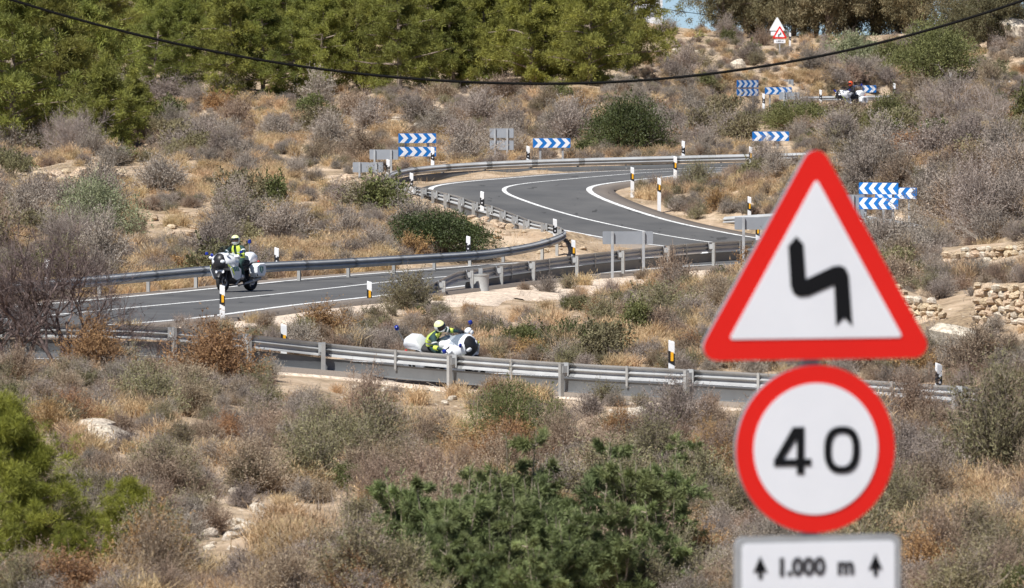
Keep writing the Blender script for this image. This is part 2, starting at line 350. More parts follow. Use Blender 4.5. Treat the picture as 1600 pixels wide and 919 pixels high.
# ------------------------------------------------------------------ guard rails
M_STEEL = mat('galvanised_steel', (.47, .48, .48), .55, .1, col2=(.37, .375, .37), scale=1.5, hue=.1)
M_STEEL2 = mat('weathered_steel', (.44, .44, .42), .6, .2, col2=(.34, .335, .32), scale=4, hue=.15)
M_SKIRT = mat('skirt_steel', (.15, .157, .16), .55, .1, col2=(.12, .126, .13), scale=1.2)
M_GREY = mat('grey_sign_back', (.27, .29, .315), .55, .1, var=.07, scale=2)
WPROF = [(0, .0), (.012, .035), (.075, .075), (.083, .10), (.075, .12), (.004, .15), (.004, .162), (.075, .19), (.083, .21), (.075, .235), (.012, .275), (0, .312)]
WLOOP = WPROF+[(u-.007, v) for u, v in WPROF[::-1]]
def sweep(P, Nn, loop, z0, tilt=0):
    rings = []
    for p, nn in zip(P, Nn): rings.append([(p[0]+nn[0]*u, p[1]+nn[1]*u, p[2]+z0+v) for u, v in loop])
    return rings
def post_mesh(h):
    t = .006; w, d = .042, .05          # C-channel post, open to the back
    o = [(-w, d), (-w, -d), (w, -d), (w, d), (w-.02, d), (w-.02, d-t), (w-t, d-t), (w-t, -d+t), (-w+t, -d+t), (-w+t, d-t), (-w+.02, d-t), (-w+.02, d)]
    return MB().poly(o, -.35, h, 'z').mesh('post', M_STEEL2)
POSTM = post_mesh(.70)
BRK = MB().box((0, .13, .57), (.11, .17, .16)).box((0, .19, .57), (.17, .02, .30)).mesh('spacer', M_STEEL)
HANG = MB().box((0, -.015, .555), (.07, .02, .33)).box((0, -.01, .33), (.06, .03, .14)).box((0, .02, .26), (.06, .07, .05)).mesh('hanger', M_STEEL2)
SKL = [(.0, .0), (.035, .02), (.045, .10), (.045, .22), (.03, .29), (0, .31), (-.006, .31), (.022, .285), (.037, .22), (.037, .10), (.028, .025), (-.006, .005)]
def rail(pts, side, label, spacing=4.0, skirt=None, first=0.0, sp_fn=None, zoff=0.0, endsink=(0, 0), gap=.045):
    """pts: ground line of the posts; side +1 = traffic on the left of the direction of travel"""
    P, S = catmull(pts, .25); P = smooth_path(P, 6); T, Nn = normals2(P); Nn = Nn*side
    for i in range(len(P)): P[i, 2] += zoff
    L_ = S[-1]
    for e, k in ((0, endsink[0]), (1, endsink[1])):
        if k:
            f = np.clip(1-(S if e == 0 else L_-S)/k, 0, 1); P[:, 2] -= f*.62
    root = empty('guard_rail', tuple(P[len(P)//2]), 0, label, 'guard rail'); c = np.array(P[len(P)//2])
    Q = P-c
    at = [first]
    while True:
        k = sp_fn(at[-1]) if sp_fn else spacing
        if at[-1]+k > L_: break
        at.append(at[-1]+k)
    ii = [int(round(a/.25)) for a in at]
    for i in ii:                                  # posts, spacers
        ang = math.atan2(-Nn[i][0], Nn[i][1])
        p = link('post', POSTM, root); p.location = tuple(Q[i]-np.r_[Nn[i]*.17, 0]); p.rotation_euler = (0, 0, ang)
        s_ = link('spacer', BRK, root); s_.location = tuple(Q[i]-np.r_[Nn[i]*.21, 0]); s_.rotation_euler = (0, 0, ang)
    cuts = sorted(set([0]+ii+[len(P)-1]))
    for a, b in zip(cuts[:-1], cuts[1:]):          # beams between posts
        if b-a < 2: continue
        e = min(b+1, len(P)-1)
        MB().loft(sweep(Q[a:e+1:1], Nn[a:e+1], WLOOP, .40)).build('beam', M_STEEL, root, True, R(30))
        m_ = (a+b)//2
        if skirt and skirt[0] <= S[m_] <= skirt[1]:
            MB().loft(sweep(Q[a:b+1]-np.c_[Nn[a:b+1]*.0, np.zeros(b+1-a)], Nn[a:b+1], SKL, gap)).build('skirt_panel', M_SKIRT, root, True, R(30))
            if (b-a) > 9:
                h_ = link('hanger', HANG, root); h_.location = tuple(Q[m_]); h_.rotation_euler = (0, 0, math.atan2(-Nn[m_][0], Nn[m_][1]))
    return root, P, Nn, S
def gz(L, dz=0): return [(x, y, tz(x, y)+.10+dz) for x, y in L]
FRONT = [(-20,145.5,3.35),(-14,146.4,3.35),(-10,147.3,3.3),(-8.1,148.2,3.2),(-6,149.5,2.95),(-3.77,150.4,2.66),(-1.16,148.1,2.54),(1.51,144.9,2.5),(4.1,142.2,2.49),(6.7,139.7,2.46),(9.18,137,2.41),(14,132,2.33),(20,126,2.28),(30,116,2.2)]
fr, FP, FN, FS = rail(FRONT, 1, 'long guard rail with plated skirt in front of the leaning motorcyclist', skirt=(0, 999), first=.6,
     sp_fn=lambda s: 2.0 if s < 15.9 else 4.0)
UPPER = [(-17,168,3.25),(-15,174,3.25),(-12.4,182,3.22),(-9.05,192.6,3.22),(-7.35,197,3.2),(-5.81,201,3.15),(-4.28,205,3.12),(-2.9,209,3.08),(-1.64,213,3.04),(-.52,217,3.03),(.66,220.6,3.12),(1.5,222.8,3.3),(1.85,225,3.45),
  (1.45,227.2,3.58),(.71,229.3,3.68),(.25,231.5,3.8),(-.21,233.5,3.92),(-.7,235.5,4.06),(-1.42,238,4.18),(-1.96,240,4.32),(-2.55,242,4.42),(-3.11,244.5,4.5),(-3.68,247,4.56),(-4.18,249.5,4.62),(-4.66,252,4.70),(-4.9,255,4.80),
  (-4.85,258,4.92),(-4.0,261,5.08),(-2,263,5.22),(1,264.3,5.34),(5,265.1,5.44),(9,265.7,5.53),(14,266.3,5.65),(20,267.4,5.85),(28,271,6)]
up, UP_, UN, US = rail(UPPER, -1, 'curved guard rail wrapping the bend below the upper blue chevron boards', skirt=(66, 175), first=1.0,
     sp_fn=lambda s: 4.0 if s < 56 else (2.0 if s < 104 else 4.0), gap=.06)
LOWER = [(-3.1,183.2,3.2),(-2.2,188,3.16),(-1.38,192,3.1),(.38,199.4,3.12),(2.08,204,3.2),(3.83,208.2,3.26),(5.45,212,3.3),(7.03,215.4,3.31),(9.3,218.0,3.33),(12,220.3,3.36),(14,223.5,3.42),(14.7,228.5,3.5),(13.6,234,3.65),(11,238,3.9),(8.0,241.2,4.15)]
lo, LP, LN, LS = rail(LOWER, 1, 'guard rail with skirt and steel drum end above the pale concrete bank', skirt=(9, 999), first=5.0, endsink=(8, 5))
TOPA = [(16,360.5,7.45),(20,362,7.5),(27,366,7.55),(40,376.5,7.75),(55,388,7.95)]
rail(TOPA, -1, 'small pale guard rail behind the motorcyclist in the red helmet')
TOPB = [(21,334.6,7.0),(28,333,6.95),(38,327,6.8),(43.5,312,6.6)]
rail(TOPB, 1, 'small guard rail behind the bare trees below the red helmeted rider', skirt=(0, 99))
# the steel drum (terminal tube) at the lower rail's end
i = int(np.argmin(abs(LS-9.6))); b = LP[i]-np.r_[LN[i]*.32, 0]
dr = empty('steel_drum', (b[0], b[1], tz(b[0], b[1])), 0, 'grey steel drum bolted under the lower guard rail end', 'drum')
ring = lambda r, z: [(r*math.cos(2*math.pi*k/24), r*math.sin(2*math.pi*k/24), z) for k in range(24)]
MB().loft([ring(.265, .0), ring(.265, .05), ring(.25, .07), ring(.25, .50), ring(.265, .51), ring(.265, .55), ring(.23, .55), ring(.23, .15)]).build('drum_shell', M_STEEL2, dr, True)
MB().box((0, 0, .60), (.12, .1, .24)).build('bracket', M_STEEL, dr)
for s in (-1, 1): MB().box((.2, s*.06, .25), (.05, .03, .03)).build('bolt', M_STEEL2, dr)

# ------------------------------------------------------------------ pale concrete bank and drain apron
M_CONC = mat('pale_concrete', (.70, .58, .45), .9, col2=(.57, .455, .35), scale=.8, fine=9, bump=.2)
def apron(name, inner, width, lift=.04, nn=10):
    P = np.array(inner, float); rows = []
    T, Nn = normals2(P)
    for k in range(nn+1):
        q = P[:, :2]+Nn*(width*(k/nn))[:, None]
        rows.append(np.column_stack([q, tzv(q[:, 0], q[:, 1])+lift*(1 if 0 < k < nn else 1 if k == 0 else -2.5)]))
    V = np.stack(rows, 1); m_, k_ = V.shape[:2]; I_ = np.arange(m_*k_).reshape(m_, k_)
    Fq = np.stack([I_[:-1, :-1], I_[1:, :-1], I_[1:, 1:], I_[:-1, 1:]], -1).reshape(-1, 4)
    o = link(name, npmesh(name, V.reshape(-1, 3), Fq, [M_CONC], True)); return tag(o, kind='structure')
sel = (LS > 6) & (LS < 60)
ip = (LP[sel]-np.c_[LN[sel]*.02, np.zeros(sel.sum())])[:, :2]
u = np.linspace(0, 1, len(ip)); wv = (np.interp(u, [0, .12, .3, .5, .7, 1], [2.4, 6.2, 5.0, 2.4, 1.7, 1.0]))*(.85+.3*vnoise(np.arange(len(ip))*.12, np.zeros(len(ip)), 4))
apron('concrete_bank', ip, -wv)
# apron along the inside of the bend beside the striped post
sel = np.where((RC[:, 1] > 166.5) & (RC[:, 1] < 192) & (RC[:, 0] < -4) & (RC[:, 0] > -15) & (RS > 150))[0]
ip = RC[sel, :2]+RN[sel]*(HW+.02+wide[sel])[:, None]
u = np.linspace(0, 1, len(ip)); wv = np.interp(u, [0, .3, .7, 1], [1.6, 2.6, 2.4, 1.2])*(.85+.3*vnoise(np.arange(len(ip))*.15, np.zeros(len(ip)), 5))
apron('concrete_apron', ip, wv)
# kerb-like ledge below the front rail
sel = (FS > 3) & (FS < 60)
ip = (FP[sel]-np.c_[FN[sel]*(-.15), np.zeros(sel.sum())])[:, :2]
u = np.arange(len(ip)); wv = .95+.5*vnoise(u*.1, u*0, 9)
apron('road_ledge', ip, -wv, .05, 4)

# ------------------------------------------------------------------ delineator posts
M_WHITE = mat('white_plastic', (.78, .78, .77), .5, var=.05, scale=5)
M_BLACK = mat('black_band', (.015, .015, .017), .5, var=.2, scale=8)
M_AMBER = mat('amber_reflector', (.85, .42, .02), .3, var=.1, scale=20)
M_WREF = mat('white_reflector', (.8, .8, .82), .3, var=.05, scale=20)
def behind(x, Z, rp, rn, off=.5):
    qx = rp[:, :2]-rn*off; px_ = 800+F*qx[:, 0]/qx[:, 1]; i = int(np.argmin((px_-x)**2+((rp[:, 1]-Z)*1.5)**2)); q = rp[i, :2]-rn[i]*off; return Vector((q[0], q[1], 0)), rp[i, 2]
def delineator(x, Z, ytop, back, label, rz=0, hmin=.75, base=None, on=None):
    b = pix(x, 300, Z)
    if on is not None: b, base = behind(x, Z, *on); Z = b.y
    g = base if base is not None else tz(b.x, b.y); top = CAMZ-(ytop-YH)/F*Z; h = min(max(top-g, hmin), 1.6)
    r_ = empty('marker_post', (b.x, b.y, g), R(rz), label, 'marker post', 'roadside marker posts')
    w, d = .068, .035
    def prof(e): return [(-w-e, -d-e), (w+e, -d-e), (w+e, d+e*.2), (w*.5, d+e), (-w*.5, d+e), (-w-e, d+e*.2)]
    def ringz(e, z0, sl=0): return [(a, c_, z0+sl*c_-sl*a*.6) for a, c_ in prof(e)]
    MB().loft([ringz(0, .52 if on is not None and back else -.3), ringz(0, h-.03), ringz(-.004, h, .5)]).build('shaft', M_WHITE, r_)
    bt, bb = h-.20, h-.47
    MB().loft([ringz(.003, bb, .9), ringz(.003, bt, .9)]).build('black_band', M_BLACK, r_)
    if back:
        for zz in (bt-.06, bt-.2):
            MB().tube([(0, -d-.004, zz), (0, -d-.012, zz)], .026, 10).build('reflector', M_WREF, r_)
    else:
        MB().box((w*.18, -d-.006, (bt+bb)/2), (.062, .012, .2)).build('reflector', M_AMBER, r_)
    return r_
AM = 'white marker post with amber reflector '; BK = 'white marker post with black band '
delineator(347, 169.5, 447, False, AM+'beside the bare tree on the concrete apron')
delineator(437, 150, 508, False, AM+'behind the front guard rail near the orange scrub', on=(FP, FN, -.45), rz=8)
delineator(1053, 143.2, 534, False, AM+'behind the front guard rail before the grass verge', on=(FP, FN, -.4))
delineator(1470, 137.6, 569, True, 'white marker post with black patch on the front guard rail post', rz=35, on=(FP, FN, -.4))
delineator(577, 182.5, 452, False, AM+'standing low beside the concrete apron shrubs', hmin=.6)
delineator(896, 219.5, 376, False, AM+'at the inner tip of the wrapped guard rail')
delineator(1030, 243, 279, False, AM+'on the rusty verge inside the bend')
delineator(988, 247, 262, False, AM+'at the tip of the rusty verge inside the bend')
delineator(1055, 254, 245, False, AM+'beside the dark shrub inside the upper bend')
delineator(1173, 259, 230, False, AM+'on the upper road beyond the inside verge shrubs', hmin=.9)
delineator(1171, 241, 308, False, AM+'by the sunken end of the inner guard rail')
delineator(1184, 221, 345, False, AM+'between the grey sign back and the guard rail', hmin=.9)
delineator(1343, 233, 310, False, AM+'half hidden by the left pointing chevron boards')
for x, Z, yt, lb in [(433, 197.6, 388, 'behind the guard rail beside the upright motorcyclist'), (733, 214, 370, 'behind the guard rail by the dark green bush'),
   (872, 224.5, 343, 'at the nose of the wrapped guard rail'), (755, 238.5, 300, 'on the guard rail halfway up to the bend'),
   (643, 250, 271, 'on the guard rail at the far bend apex'), (608, 257, 250, 'beside the grey sign backs at the bend'), (678, 264, 231, 'in front of the double chevron board'),
   (829, 266, 229, 'beside the single chevron board behind the bend'), (1069, 267.5, 221, 'behind the upper guard rail by the dark tree'), (73, 185.5, 406, 'behind the bare trees on the guard rail')]:
    delineator(x, Z, yt, True, BK+lb, rz=rnd.uniform(-15, 15), on=(UP_, UN, .5 if lb.startswith(('behind', 'beside', 'in front')) else .32))
for x, Z, yt, lb in [(1193, 352, 147, 'below the far double chevron board'), (1282, 352, 141, 'between the far chevron boards'), (1397, 347, 137, 'beside the far chevron with the red helmeted rider'), (1485, 347, 142, 'among the bare branches by the far rail'),
   (1529, 342, 149, 'in front of the far rail'), (1577, 365, 97, 'on the grassy slope above the far rail'), (1234, 436, 72, 'beside the far warning sign'), (1043, 368, 109, 'alone on the dry slope under the cable')]:
    delineator(x, Z, yt, True, 'small white marker post '+lb, rz=rnd.uniform(-15, 15), hmin=.9)
# ------------------------------------------------------------------ chevron boards and sign backs
M_BLUE = mat('sign_blue', srgb(24, 112, 190), .45, var=.04, scale=2)
M_SWHITE = mat('sign_white', (.79, .815, .85), .45, var=.02, scale=2)
M_RED = mat('sign_red', (.74, .012, .006), .45, var=.02, scale=2)
M_SBLACK = mat('sign_black', (.006, .0065, .008), .6, var=.1, scale=4, spec=.2)
M_POST = mat('sign_post', (.46, .48, .49), .5, .3, col2=(.36, .37, .38), scale=4)
PW, PH = 1.62, .41
def rrect(w, h, r, n=5, cx=0, cz=0):
    out = []
    for sx, sz, a0 in ((1, 1, 0), (-1, 1, 90), (-1, -1, 180), (1, -1, 270)):
        for k in range(n+1):
            a = R(a0+90*k/n); out.append((cx+sx*(w/2-r)+r*math.cos(a), cz+sz*(h/2-r)+r*math.sin(a)))
    return out
def board(root, zc, front=True, point=1, w=PW, nchev=4):
    b_ = MB().poly(rrect(w, PH, .035, 4, 0, zc), -.018, .018).build('board', M_BLUE if front else M_GREY, root)
    MB().box((0, .03, zc+.12), (w*.96, .02, .04)).box((0, .03, zc-.12), (w*.96, .02, .04)).build('rib', M_POST, b_)
    if front:
        cw = (w-.04)/nchev; a = PH/2-.012
        for k in range(nchev):
            x0 = -w/2+.02+k*cw; sh = cw*.46; st = cw*.50
            pts = [(x0+.02, a), (x0+.02+st, a), (x0+.02+st+sh, 0), (x0+.02+st, -a), (x0+.02, -a), (x0+.02+sh, 0)]
            pts = [(point*u, zc+v) for u, v in pts]
            if point < 0: pts = pts[::-1]
            MB().poly(pts, -.026, -.019).build('chevron', M_SWHITE, b_)
def boardsign(name, x, Z, zs_pix, label, cat, rz=0, front=True, point=1, w=PW, posts=(-.5, .5), base=None, bside=1, group=None):
    b_ = pix(x, 300, Z); g = base if base is not None else tz(b_.x, b_.y)
    r_ = empty(name, (b_.x, b_.y, g), R(rz), label, cat, group)
    zs = [CAMZ-(yp-YH)/F*Z-g for yp in zs_pix]
    for zc in zs: board(r_, zc, front, point, w)
    top = max(zs)+PH/2-.03
    yo = .075 if front else -.075
    for px in posts:
        MB().poly(rrect(.09, .05, .012, 2, px*w, yo), -.4, top+(.03 if not front else 0), 'z').build('pole', M_POST, r_)
    return r_
boardsign('chevron_sign', 652, 268.5, (216, 237), 'two stacked blue chevron boards pointing right beside the far bend', 'chevron sign', rz=14, posts=(-.3, .3))
boardsign('chevron_sign', 862, 272, (223.5,), 'single blue chevron board pointing right by the dark tree', 'chevron sign', rz=6, posts=(-.3, .3), w=1.6)
boardsign('chevron_sign', 1204, 275, (213,), 'single blue chevron board pointing right behind the upper guard rail', 'chevron sign', rz=9, posts=(-.3, .2), w=1.6)
boardsign('chevron_sign', 1373, 223, (294.5, 318), 'two stacked blue chevron boards pointing left by the big warning sign', 'chevron sign', rz=-36, point=-1, posts=(-.36, .34), base=tz(*pix(1373, 300, 223)[:2]))
boardsign('chevron_sign', 1400, 231, (302,), 'single blue chevron board pointing left behind the stacked pair', 'chevron sign', rz=-26, point=-1, posts=(-.32, .3))
boardsign('chevron_sign', 1168, 357, (131, 144.5), 'two small stacked blue chevron boards on the far top bend', 'chevron sign', rz=38, posts=(-.3, .3), w=1.55)
boardsign('chevron_sign', 1216, 359, (142,), 'small blue chevron board beside a grey sign back far away', 'chevron sign', rz=20, posts=(-.3, .3))
boardsign('chevron_sign', 1346, 364, (139,), 'small blue chevron board behind the red helmeted rider', 'chevron sign', rz=10, posts=(-.3, .3), w=1.7)
boardsign('sign_back', 981, 205.5, (371.5,), 'grey back of a board sign standing before the lower guard rail', 'sign', rz=4, front=False, posts=(-.31, .31))
boardsign('sign_back', 1186, 211.5, (349,), 'grey back of a board sign half hidden by the warning triangle', 'sign', rz=4, front=False, posts=(-.32, .3))
boardsign('sign_back', 1318, 231, (313, 331), 'two stacked grey sign backs beside the left pointing chevrons', 'sign', rz=-8, front=False, posts=(.22, -.3))
boardsign('sign_back', 600, 263.5, (241.5,), 'grey sign back touching the double blue chevron board', 'sign', rz=-24, front=False, posts=(-.3, .28), w=1.3)
boardsign('sign_back', 575, 258.5, (261.5,), 'grey sign back on the rubble bank beside the bend', 'sign', rz=-24, front=False, posts=(-.25, .3), w=1.35)
boardsign('sign_back', 784, 277, (208, 227), 'two stacked grey sign backs standing alone behind the bend', 'sign', rz=-20, front=False, posts=(-.26, .26), w=1.1)
boardsign('sign_back', 1224, 362, (130,), 'small grey sign back rising behind a far chevron board', 'sign', rz=-14, front=False, posts=(-.24, .28), w=1.15)
boardsign('sign_back', 1233, 356, (150,), 'small grey sign back low in the far bushes', 'sign', rz=-14, front=False, posts=(-.24, .28), w=1.15)
boardsign('sign_back', 1150, 360.5, (146,), 'small grey sign back behind the far stacked chevrons', 'sign', rz=-30, front=False, posts=(-.24, .28), w=1.2)

# ------------------------------------------------------------------ big warning sign, out of focus in front
ZS_ = 34.2; SC = F/ZS_; YAW = R(17)
def flat(px_, py_): return ((px_-1275)/SC/math.cos(YAW), (700-py_)/SC)
bs = pix(1275, 700, ZS_); g = tz(bs.x, bs.y); zc0 = bs.z-g
sg = empty('road_sign', (bs.x, bs.y, g), YAW, 'double bend warning triangle over a 40 limit disc and 1.000 m plate', 'road sign')
def tri(cx_, cz_, s, r, n=6):
    """rounded triangle, s = centre-to-corner-arc distance"""
    out = []
    for a0 in (90, 210, 330):
        c_ = (cx_+s*math.cos(R(a0)), cz_+s*math.sin(R(a0)))
        for k in range(n+1):
            a = R(a0-60+120*k/n); out.append((c_[0]+r*math.cos(a), c_[1]+r*math.sin(a)))
    return out
def P2(pts): return [(u, w+zc0) for u, w in pts]
tc_ = flat(1275, 445.5)
tri_b = MB().poly(P2(tri(tc_[0], tc_[1], .648, .073)), -.0, .035).build('triangle_plate', M_GREY, sg)
MB().poly(P2(tri(tc_[0], tc_[1], .648, .073)), -.004, -.001).build('red_border', M_RED, tri_b)
MB().poly(P2(tri(tc_[0], tc_[1], .545, .012, 3)), -.009, -.005).build('white_field', M_SWHITE, tri_b)
sym = [(1230,384),(1243,369),(1254,381),(1258,436),(1302,416),(1312,415),(1321,419),(1326,430),(1332,510),(1319,497),(1306,509),(1303,446),(1262,463),(1248,464),(1238,458),(1234,447)]
MB().poly(P2([flat(*p) for p in sym][::-1]), -.013, -.010).build('bend_symbol', M_SBLACK, tri_b)
def disc(r, cx_, cz_, n=64): return [(cx_+r*math.cos(2*math.pi*k/n), cz_+r*math.sin(2*math.pi*k/n)) for k in range(n)]
dc = flat(1275, 702)
dsk = MB().poly(P2(disc(.45, *dc)), 0, .035).build('disc_plate', M_GREY, sg)
MB().poly(P2(disc(.45, *dc)), -.004, -.001).build('red_border', M_RED, dsk)
MB().poly(P2(disc(.352, *dc)), -.009, -.005).build('white_field', M_SWHITE, dsk)
four = [(1238,667),(1256,667),(1256,717),(1267,717),(1267,728),(1256,728),(1256,741),(1244,741),(1244,728),(1208,728),(1208,718)]
four_in = [(1244,685),(1223,717),(1244,717)]
def holed(outer, inner, y0, y1):
    bm = bmesh.new()
    def loop(pts): 
        vs = [bm.verts.new((u, y0, w)) for u, w in pts]; return [bm.edges.new((vs[i], vs[(i+1) % len(vs)])) for i in range(len(vs))]
    ed = loop(outer)+loop(inner)
    bmesh.ops.triangle_fill(bm, edges=ed, use_beauty=True)
    r_ = bmesh.ops.extrude_face_region(bm, geom=bm.faces[:]); bmesh.ops.translate(bm, verts=[v for v in r_['geom'] if isinstance(v, bmesh.types.BMVert)], vec=(0, y1-y0, 0))
    bmesh.ops.recalc_face_normals(bm, faces=bm.faces); me_ = bpy.data.meshes.new('digit'); bm.to_mesh(me_); bm.free(); me_.materials.append(M_SBLACK); return me_
link('digit_four', holed(P2([flat(*p) for p in four]), P2([flat(*p) for p in four_in]), -.010, -.014), dsk)
def sell(cx_, cy_, rx, ry, e=2.5, n=40):
    o = []
    for k in range(n):
        a = 2*math.pi*k/n; c_, s_ = math.cos(a), math.sin(a)
        o.append(flat(cx_+rx*math.copysign(abs(c_)**(2/e), c_), cy_-ry*math.copysign(abs(s_)**(2/e), s_)))
    return o
link('digit_zero', holed(P2(sell(1316, 704, 28.5, 37)), P2(sell(1316, 704, 17, 26)), -.010, -.014), dsk)
pc = flat(1280, 893); pw, ph = 262/SC/math.cos(YAW), 110/SC
pl = MB().poly(P2(rrect(pw, ph, .05, 5, *pc)), -.0, .03).build('distance_plate', M_POST, sg)
MB().poly(P2(rrect(pw-.07, ph-.07, .03, 5, *pc)), -.006, -.001).build('white_field', M_SWHITE, pl)
M_TEXT = mat('plate_text', (.05, .05, .055), .5, var=.1, scale=5)
def text(txt, size, loc, parent, m, name='lettering', off=.004):
    cu = bpy.data.curves.new(name, 'FONT'); cu.body = txt; cu.size = size; cu.align_x = 'CENTER'; cu.align_y = 'CENTER'; cu.extrude = .0015; cu.offset = off
    o = bpy.data.objects.new('tmp', cu); C.objects.link(o); bpy.context.view_layer.update()
    me_ = bpy.data.meshes.new_from_object(o.evaluated_get(bpy.context.evaluated_depsgraph_get())); bpy.data.objects.remove(o); bpy.data.curves.remove(cu)
    me_.materials.clear(); me_.materials.append(m); o = link(name, me_, parent); o.location = loc; o.rotation_euler = (math.pi/2, 0, 0); return o
tp = flat(1274, 887); text('1.000  m', .125, (tp[0], -.0095, tp[1]+zc0), pl, M_TEXT, off=.006)
for ax in (1187, 1370):
    ar = [(ax-3,903),(ax-3,892),(ax-11,893),(ax-7,884),(ax,868),(ax+7,884),(ax+11,893),(ax+3,892),(ax+3,903)]
    MB().poly(P2([flat(*p) for p in ar]), -.011, -.007).build('arrow', M_SBLACK, pl)
for zz in (tc_[1]-.2, tc_[1]+.1, dc[1]-.2, dc[1]+.2, pc[1]):
    MB().box((0, .05, zz+zc0), (.16, .03, .06)).build('clamp', M_POST, sg)
MB().poly(rrect(.10, .06, .015, 3, 0, .1), -.5, tc_[1]+zc0+.35, 'z').build('pole', M_POST, sg)

# ------------------------------------------------------------------ far warning signs on the ridge
def far_tri(x, Z, ya, yb, front, label, rz=0):
    b_ = pix(x, 60, Z); g = tz(b_.x, b_.y); r_ = empty('road_sign', (b_.x, b_.y, g), R(rz), label, 'road sign')
    zt, zb = CAMZ-(ya-YH)/F*Z-g, CAMZ-(yb-YH)/F*Z-g; h = zt-zb; s = h*.60; cz_ = zb+h*.36
    t_ = MB().poly(tri(0, cz_, s, .06), 0, .03).build('triangle_plate', M_GREY if front else M_SWHITE, r_)
    if front:
        MB().poly(tri(0, cz_, s, .06), -.01, -.002).build('red_border', M_RED, t_)
        MB().poly(tri(0, cz_, s*.74, .02), -.02, -.012).build('white_field', M_SWHITE, t_)
        q = [(-.16,-.22),(-.05,-.22),(-.05,-.02),(.16,.06),(.16,.26),(.06,.26),(.06,.12),(-.16,.04)]
        MB().poly([(a*h*.8, cz_-.05+b*h*.8) for a, b in q], -.03, -.022).build('bend_symbol', M_SBLACK, t_)
    pw_ = h*1.0
    p_ = MB().poly(rrect(pw_, h*.3, .03, 3, 0, zb-.2), 0, .03).build('distance_plate', M_SWHITE, r_)
    if front: text('1.000 m', h*.2, (0, -.006, zb-.2), p_, M_TEXT, off=.003)
    MB().poly(rrect(.09, .06, .015, 3, 0, .07), -.4, zt-.15, 'z').build('pole', M_POST, r_)
far_tri(1218, 425, 42, 60, True, 'small red bordered warning triangle standing on the far ridge')
far_tri(1214, 434, 28, 48, False, 'pale back of a triangular sign behind the far warning triangle')
# ------------------------------------------------------------------ plant meshes
def unit(v): return v/np.maximum(np.linalg.norm(v, axis=-1, keepdims=True), 1e-9)
def side_of(rg, d): return unit(np.cross(d, unit(rg.normal(size=d.shape))))
def diamonds(rg, base, d, Ln, Wd, fat=.45):
    s = side_of(rg, d); Ln = np.broadcast_to(Ln, (len(base),))[:, None]; Wd = np.broadcast_to(Wd, (len(base),))[:, None]
    V = np.stack([base, base+d*Ln*fat+s*Wd/2, base+d*Ln, base+d*Ln*fat-s*Wd/2], 1)
    return V.reshape(-1, 3)
def ribbons(rg, a, b, w0, w1):
    s = side_of(rg, unit(b-a)); w0 = np.broadcast_to(w0, (len(a),))[:, None]; w1 = np.broadcast_to(w1, (len(a),))[:, None]
    return np.stack([a-s*w0/2, a+s*w0/2, b+s*w1/2, b-s*w1/2], 1).reshape(-1, 3)
def qmesh(name, parts, mats):
    """parts: list of (V, material index)"""
    V = np.concatenate([p[0] for p in parts]); mi = np.concatenate([np.full(len(p[0])//4, p[1]) for p in parts])
    return npmesh(name, V, np.arange(len(V)).reshape(-1, 4), mats, False, mi)
def dome_dirs(rg, n, lo=10, hi=88):
    az = rg.uniform(0, 2*np.pi, n); el = np.radians(lo+(hi-lo)*rg.beta(1.2, 1.3, n))
    return np.stack([np.cos(az)*np.cos(el), np.sin(az)*np.cos(el), np.sin(el)], 1)
def twig_shrub(seed, Rr=.6, H=.75, stems=70, sub=9, bits=5, bit=.045, mats=None, w=.02):
    rg = np.random.default_rng(seed); parts = []
    # lumpy outline: several lobes
    lob = dome_dirs(rg, 7, 5, 80); amp = rg.uniform(.65, 1.15, 7)
    d = dome_dirs(rg, stems); base = np.c_[rg.normal(size=(stems, 2))*.10*Rr, np.full(stems, -.05)]
    k = np.argmax(d @ lob.T, 1); r = amp[k]*rg.uniform(.72, 1.05, stems)
    end = base+d*np.array([Rr, Rr, H])*r[:, None]
    mid = (base+end)/2+rg.normal(size=(stems, 3))*.05*Rr+np.array([0, 0, .06*H])
    parts.append((ribbons(rg, base, mid, w, w*.7), 0)); parts.append((ribbons(rg, mid, end, w*.7, w*.25), 0))
    t = rg.uniform(.25, 1, (stems, sub)); a = np.where(t[..., None] < .5, base[:, None]+(mid-base)[:, None]*(t[..., None]*2), mid[:, None]+(end-mid)[:, None]*((t[..., None]-.5)*2)).reshape(-1, 3)
    dd = unit(np.repeat(d, sub, 0)*.75+rg.normal(size=(stems*sub, 3))*.55+np.array([0, 0, .25])); ln = rg.uniform(.10, .30, len(a))*Rr/.6
    b = a+dd*ln[:, None]; parts.append((ribbons(rg, a, b, w*.4, w*.16), 0))
    if bits:
        q = rg.uniform(.2, 1.08, (len(a), bits)); c = (a[:, None]+(b-a)[:, None]*q[..., None]).reshape(-1, 3)+rg.normal(size=(len(a)*bits, 3))*.012
        e = unit(np.repeat(dd, bits, 0)*.6+rg.normal(size=(len(c), 3))*.7)
        parts.append((diamonds(rg, c, e, rg.uniform(.6, 1.4, len(c))*bit, rg.uniform(.3, .5, len(c))*bit), 1))
    return qmesh('foliage', parts, mats)
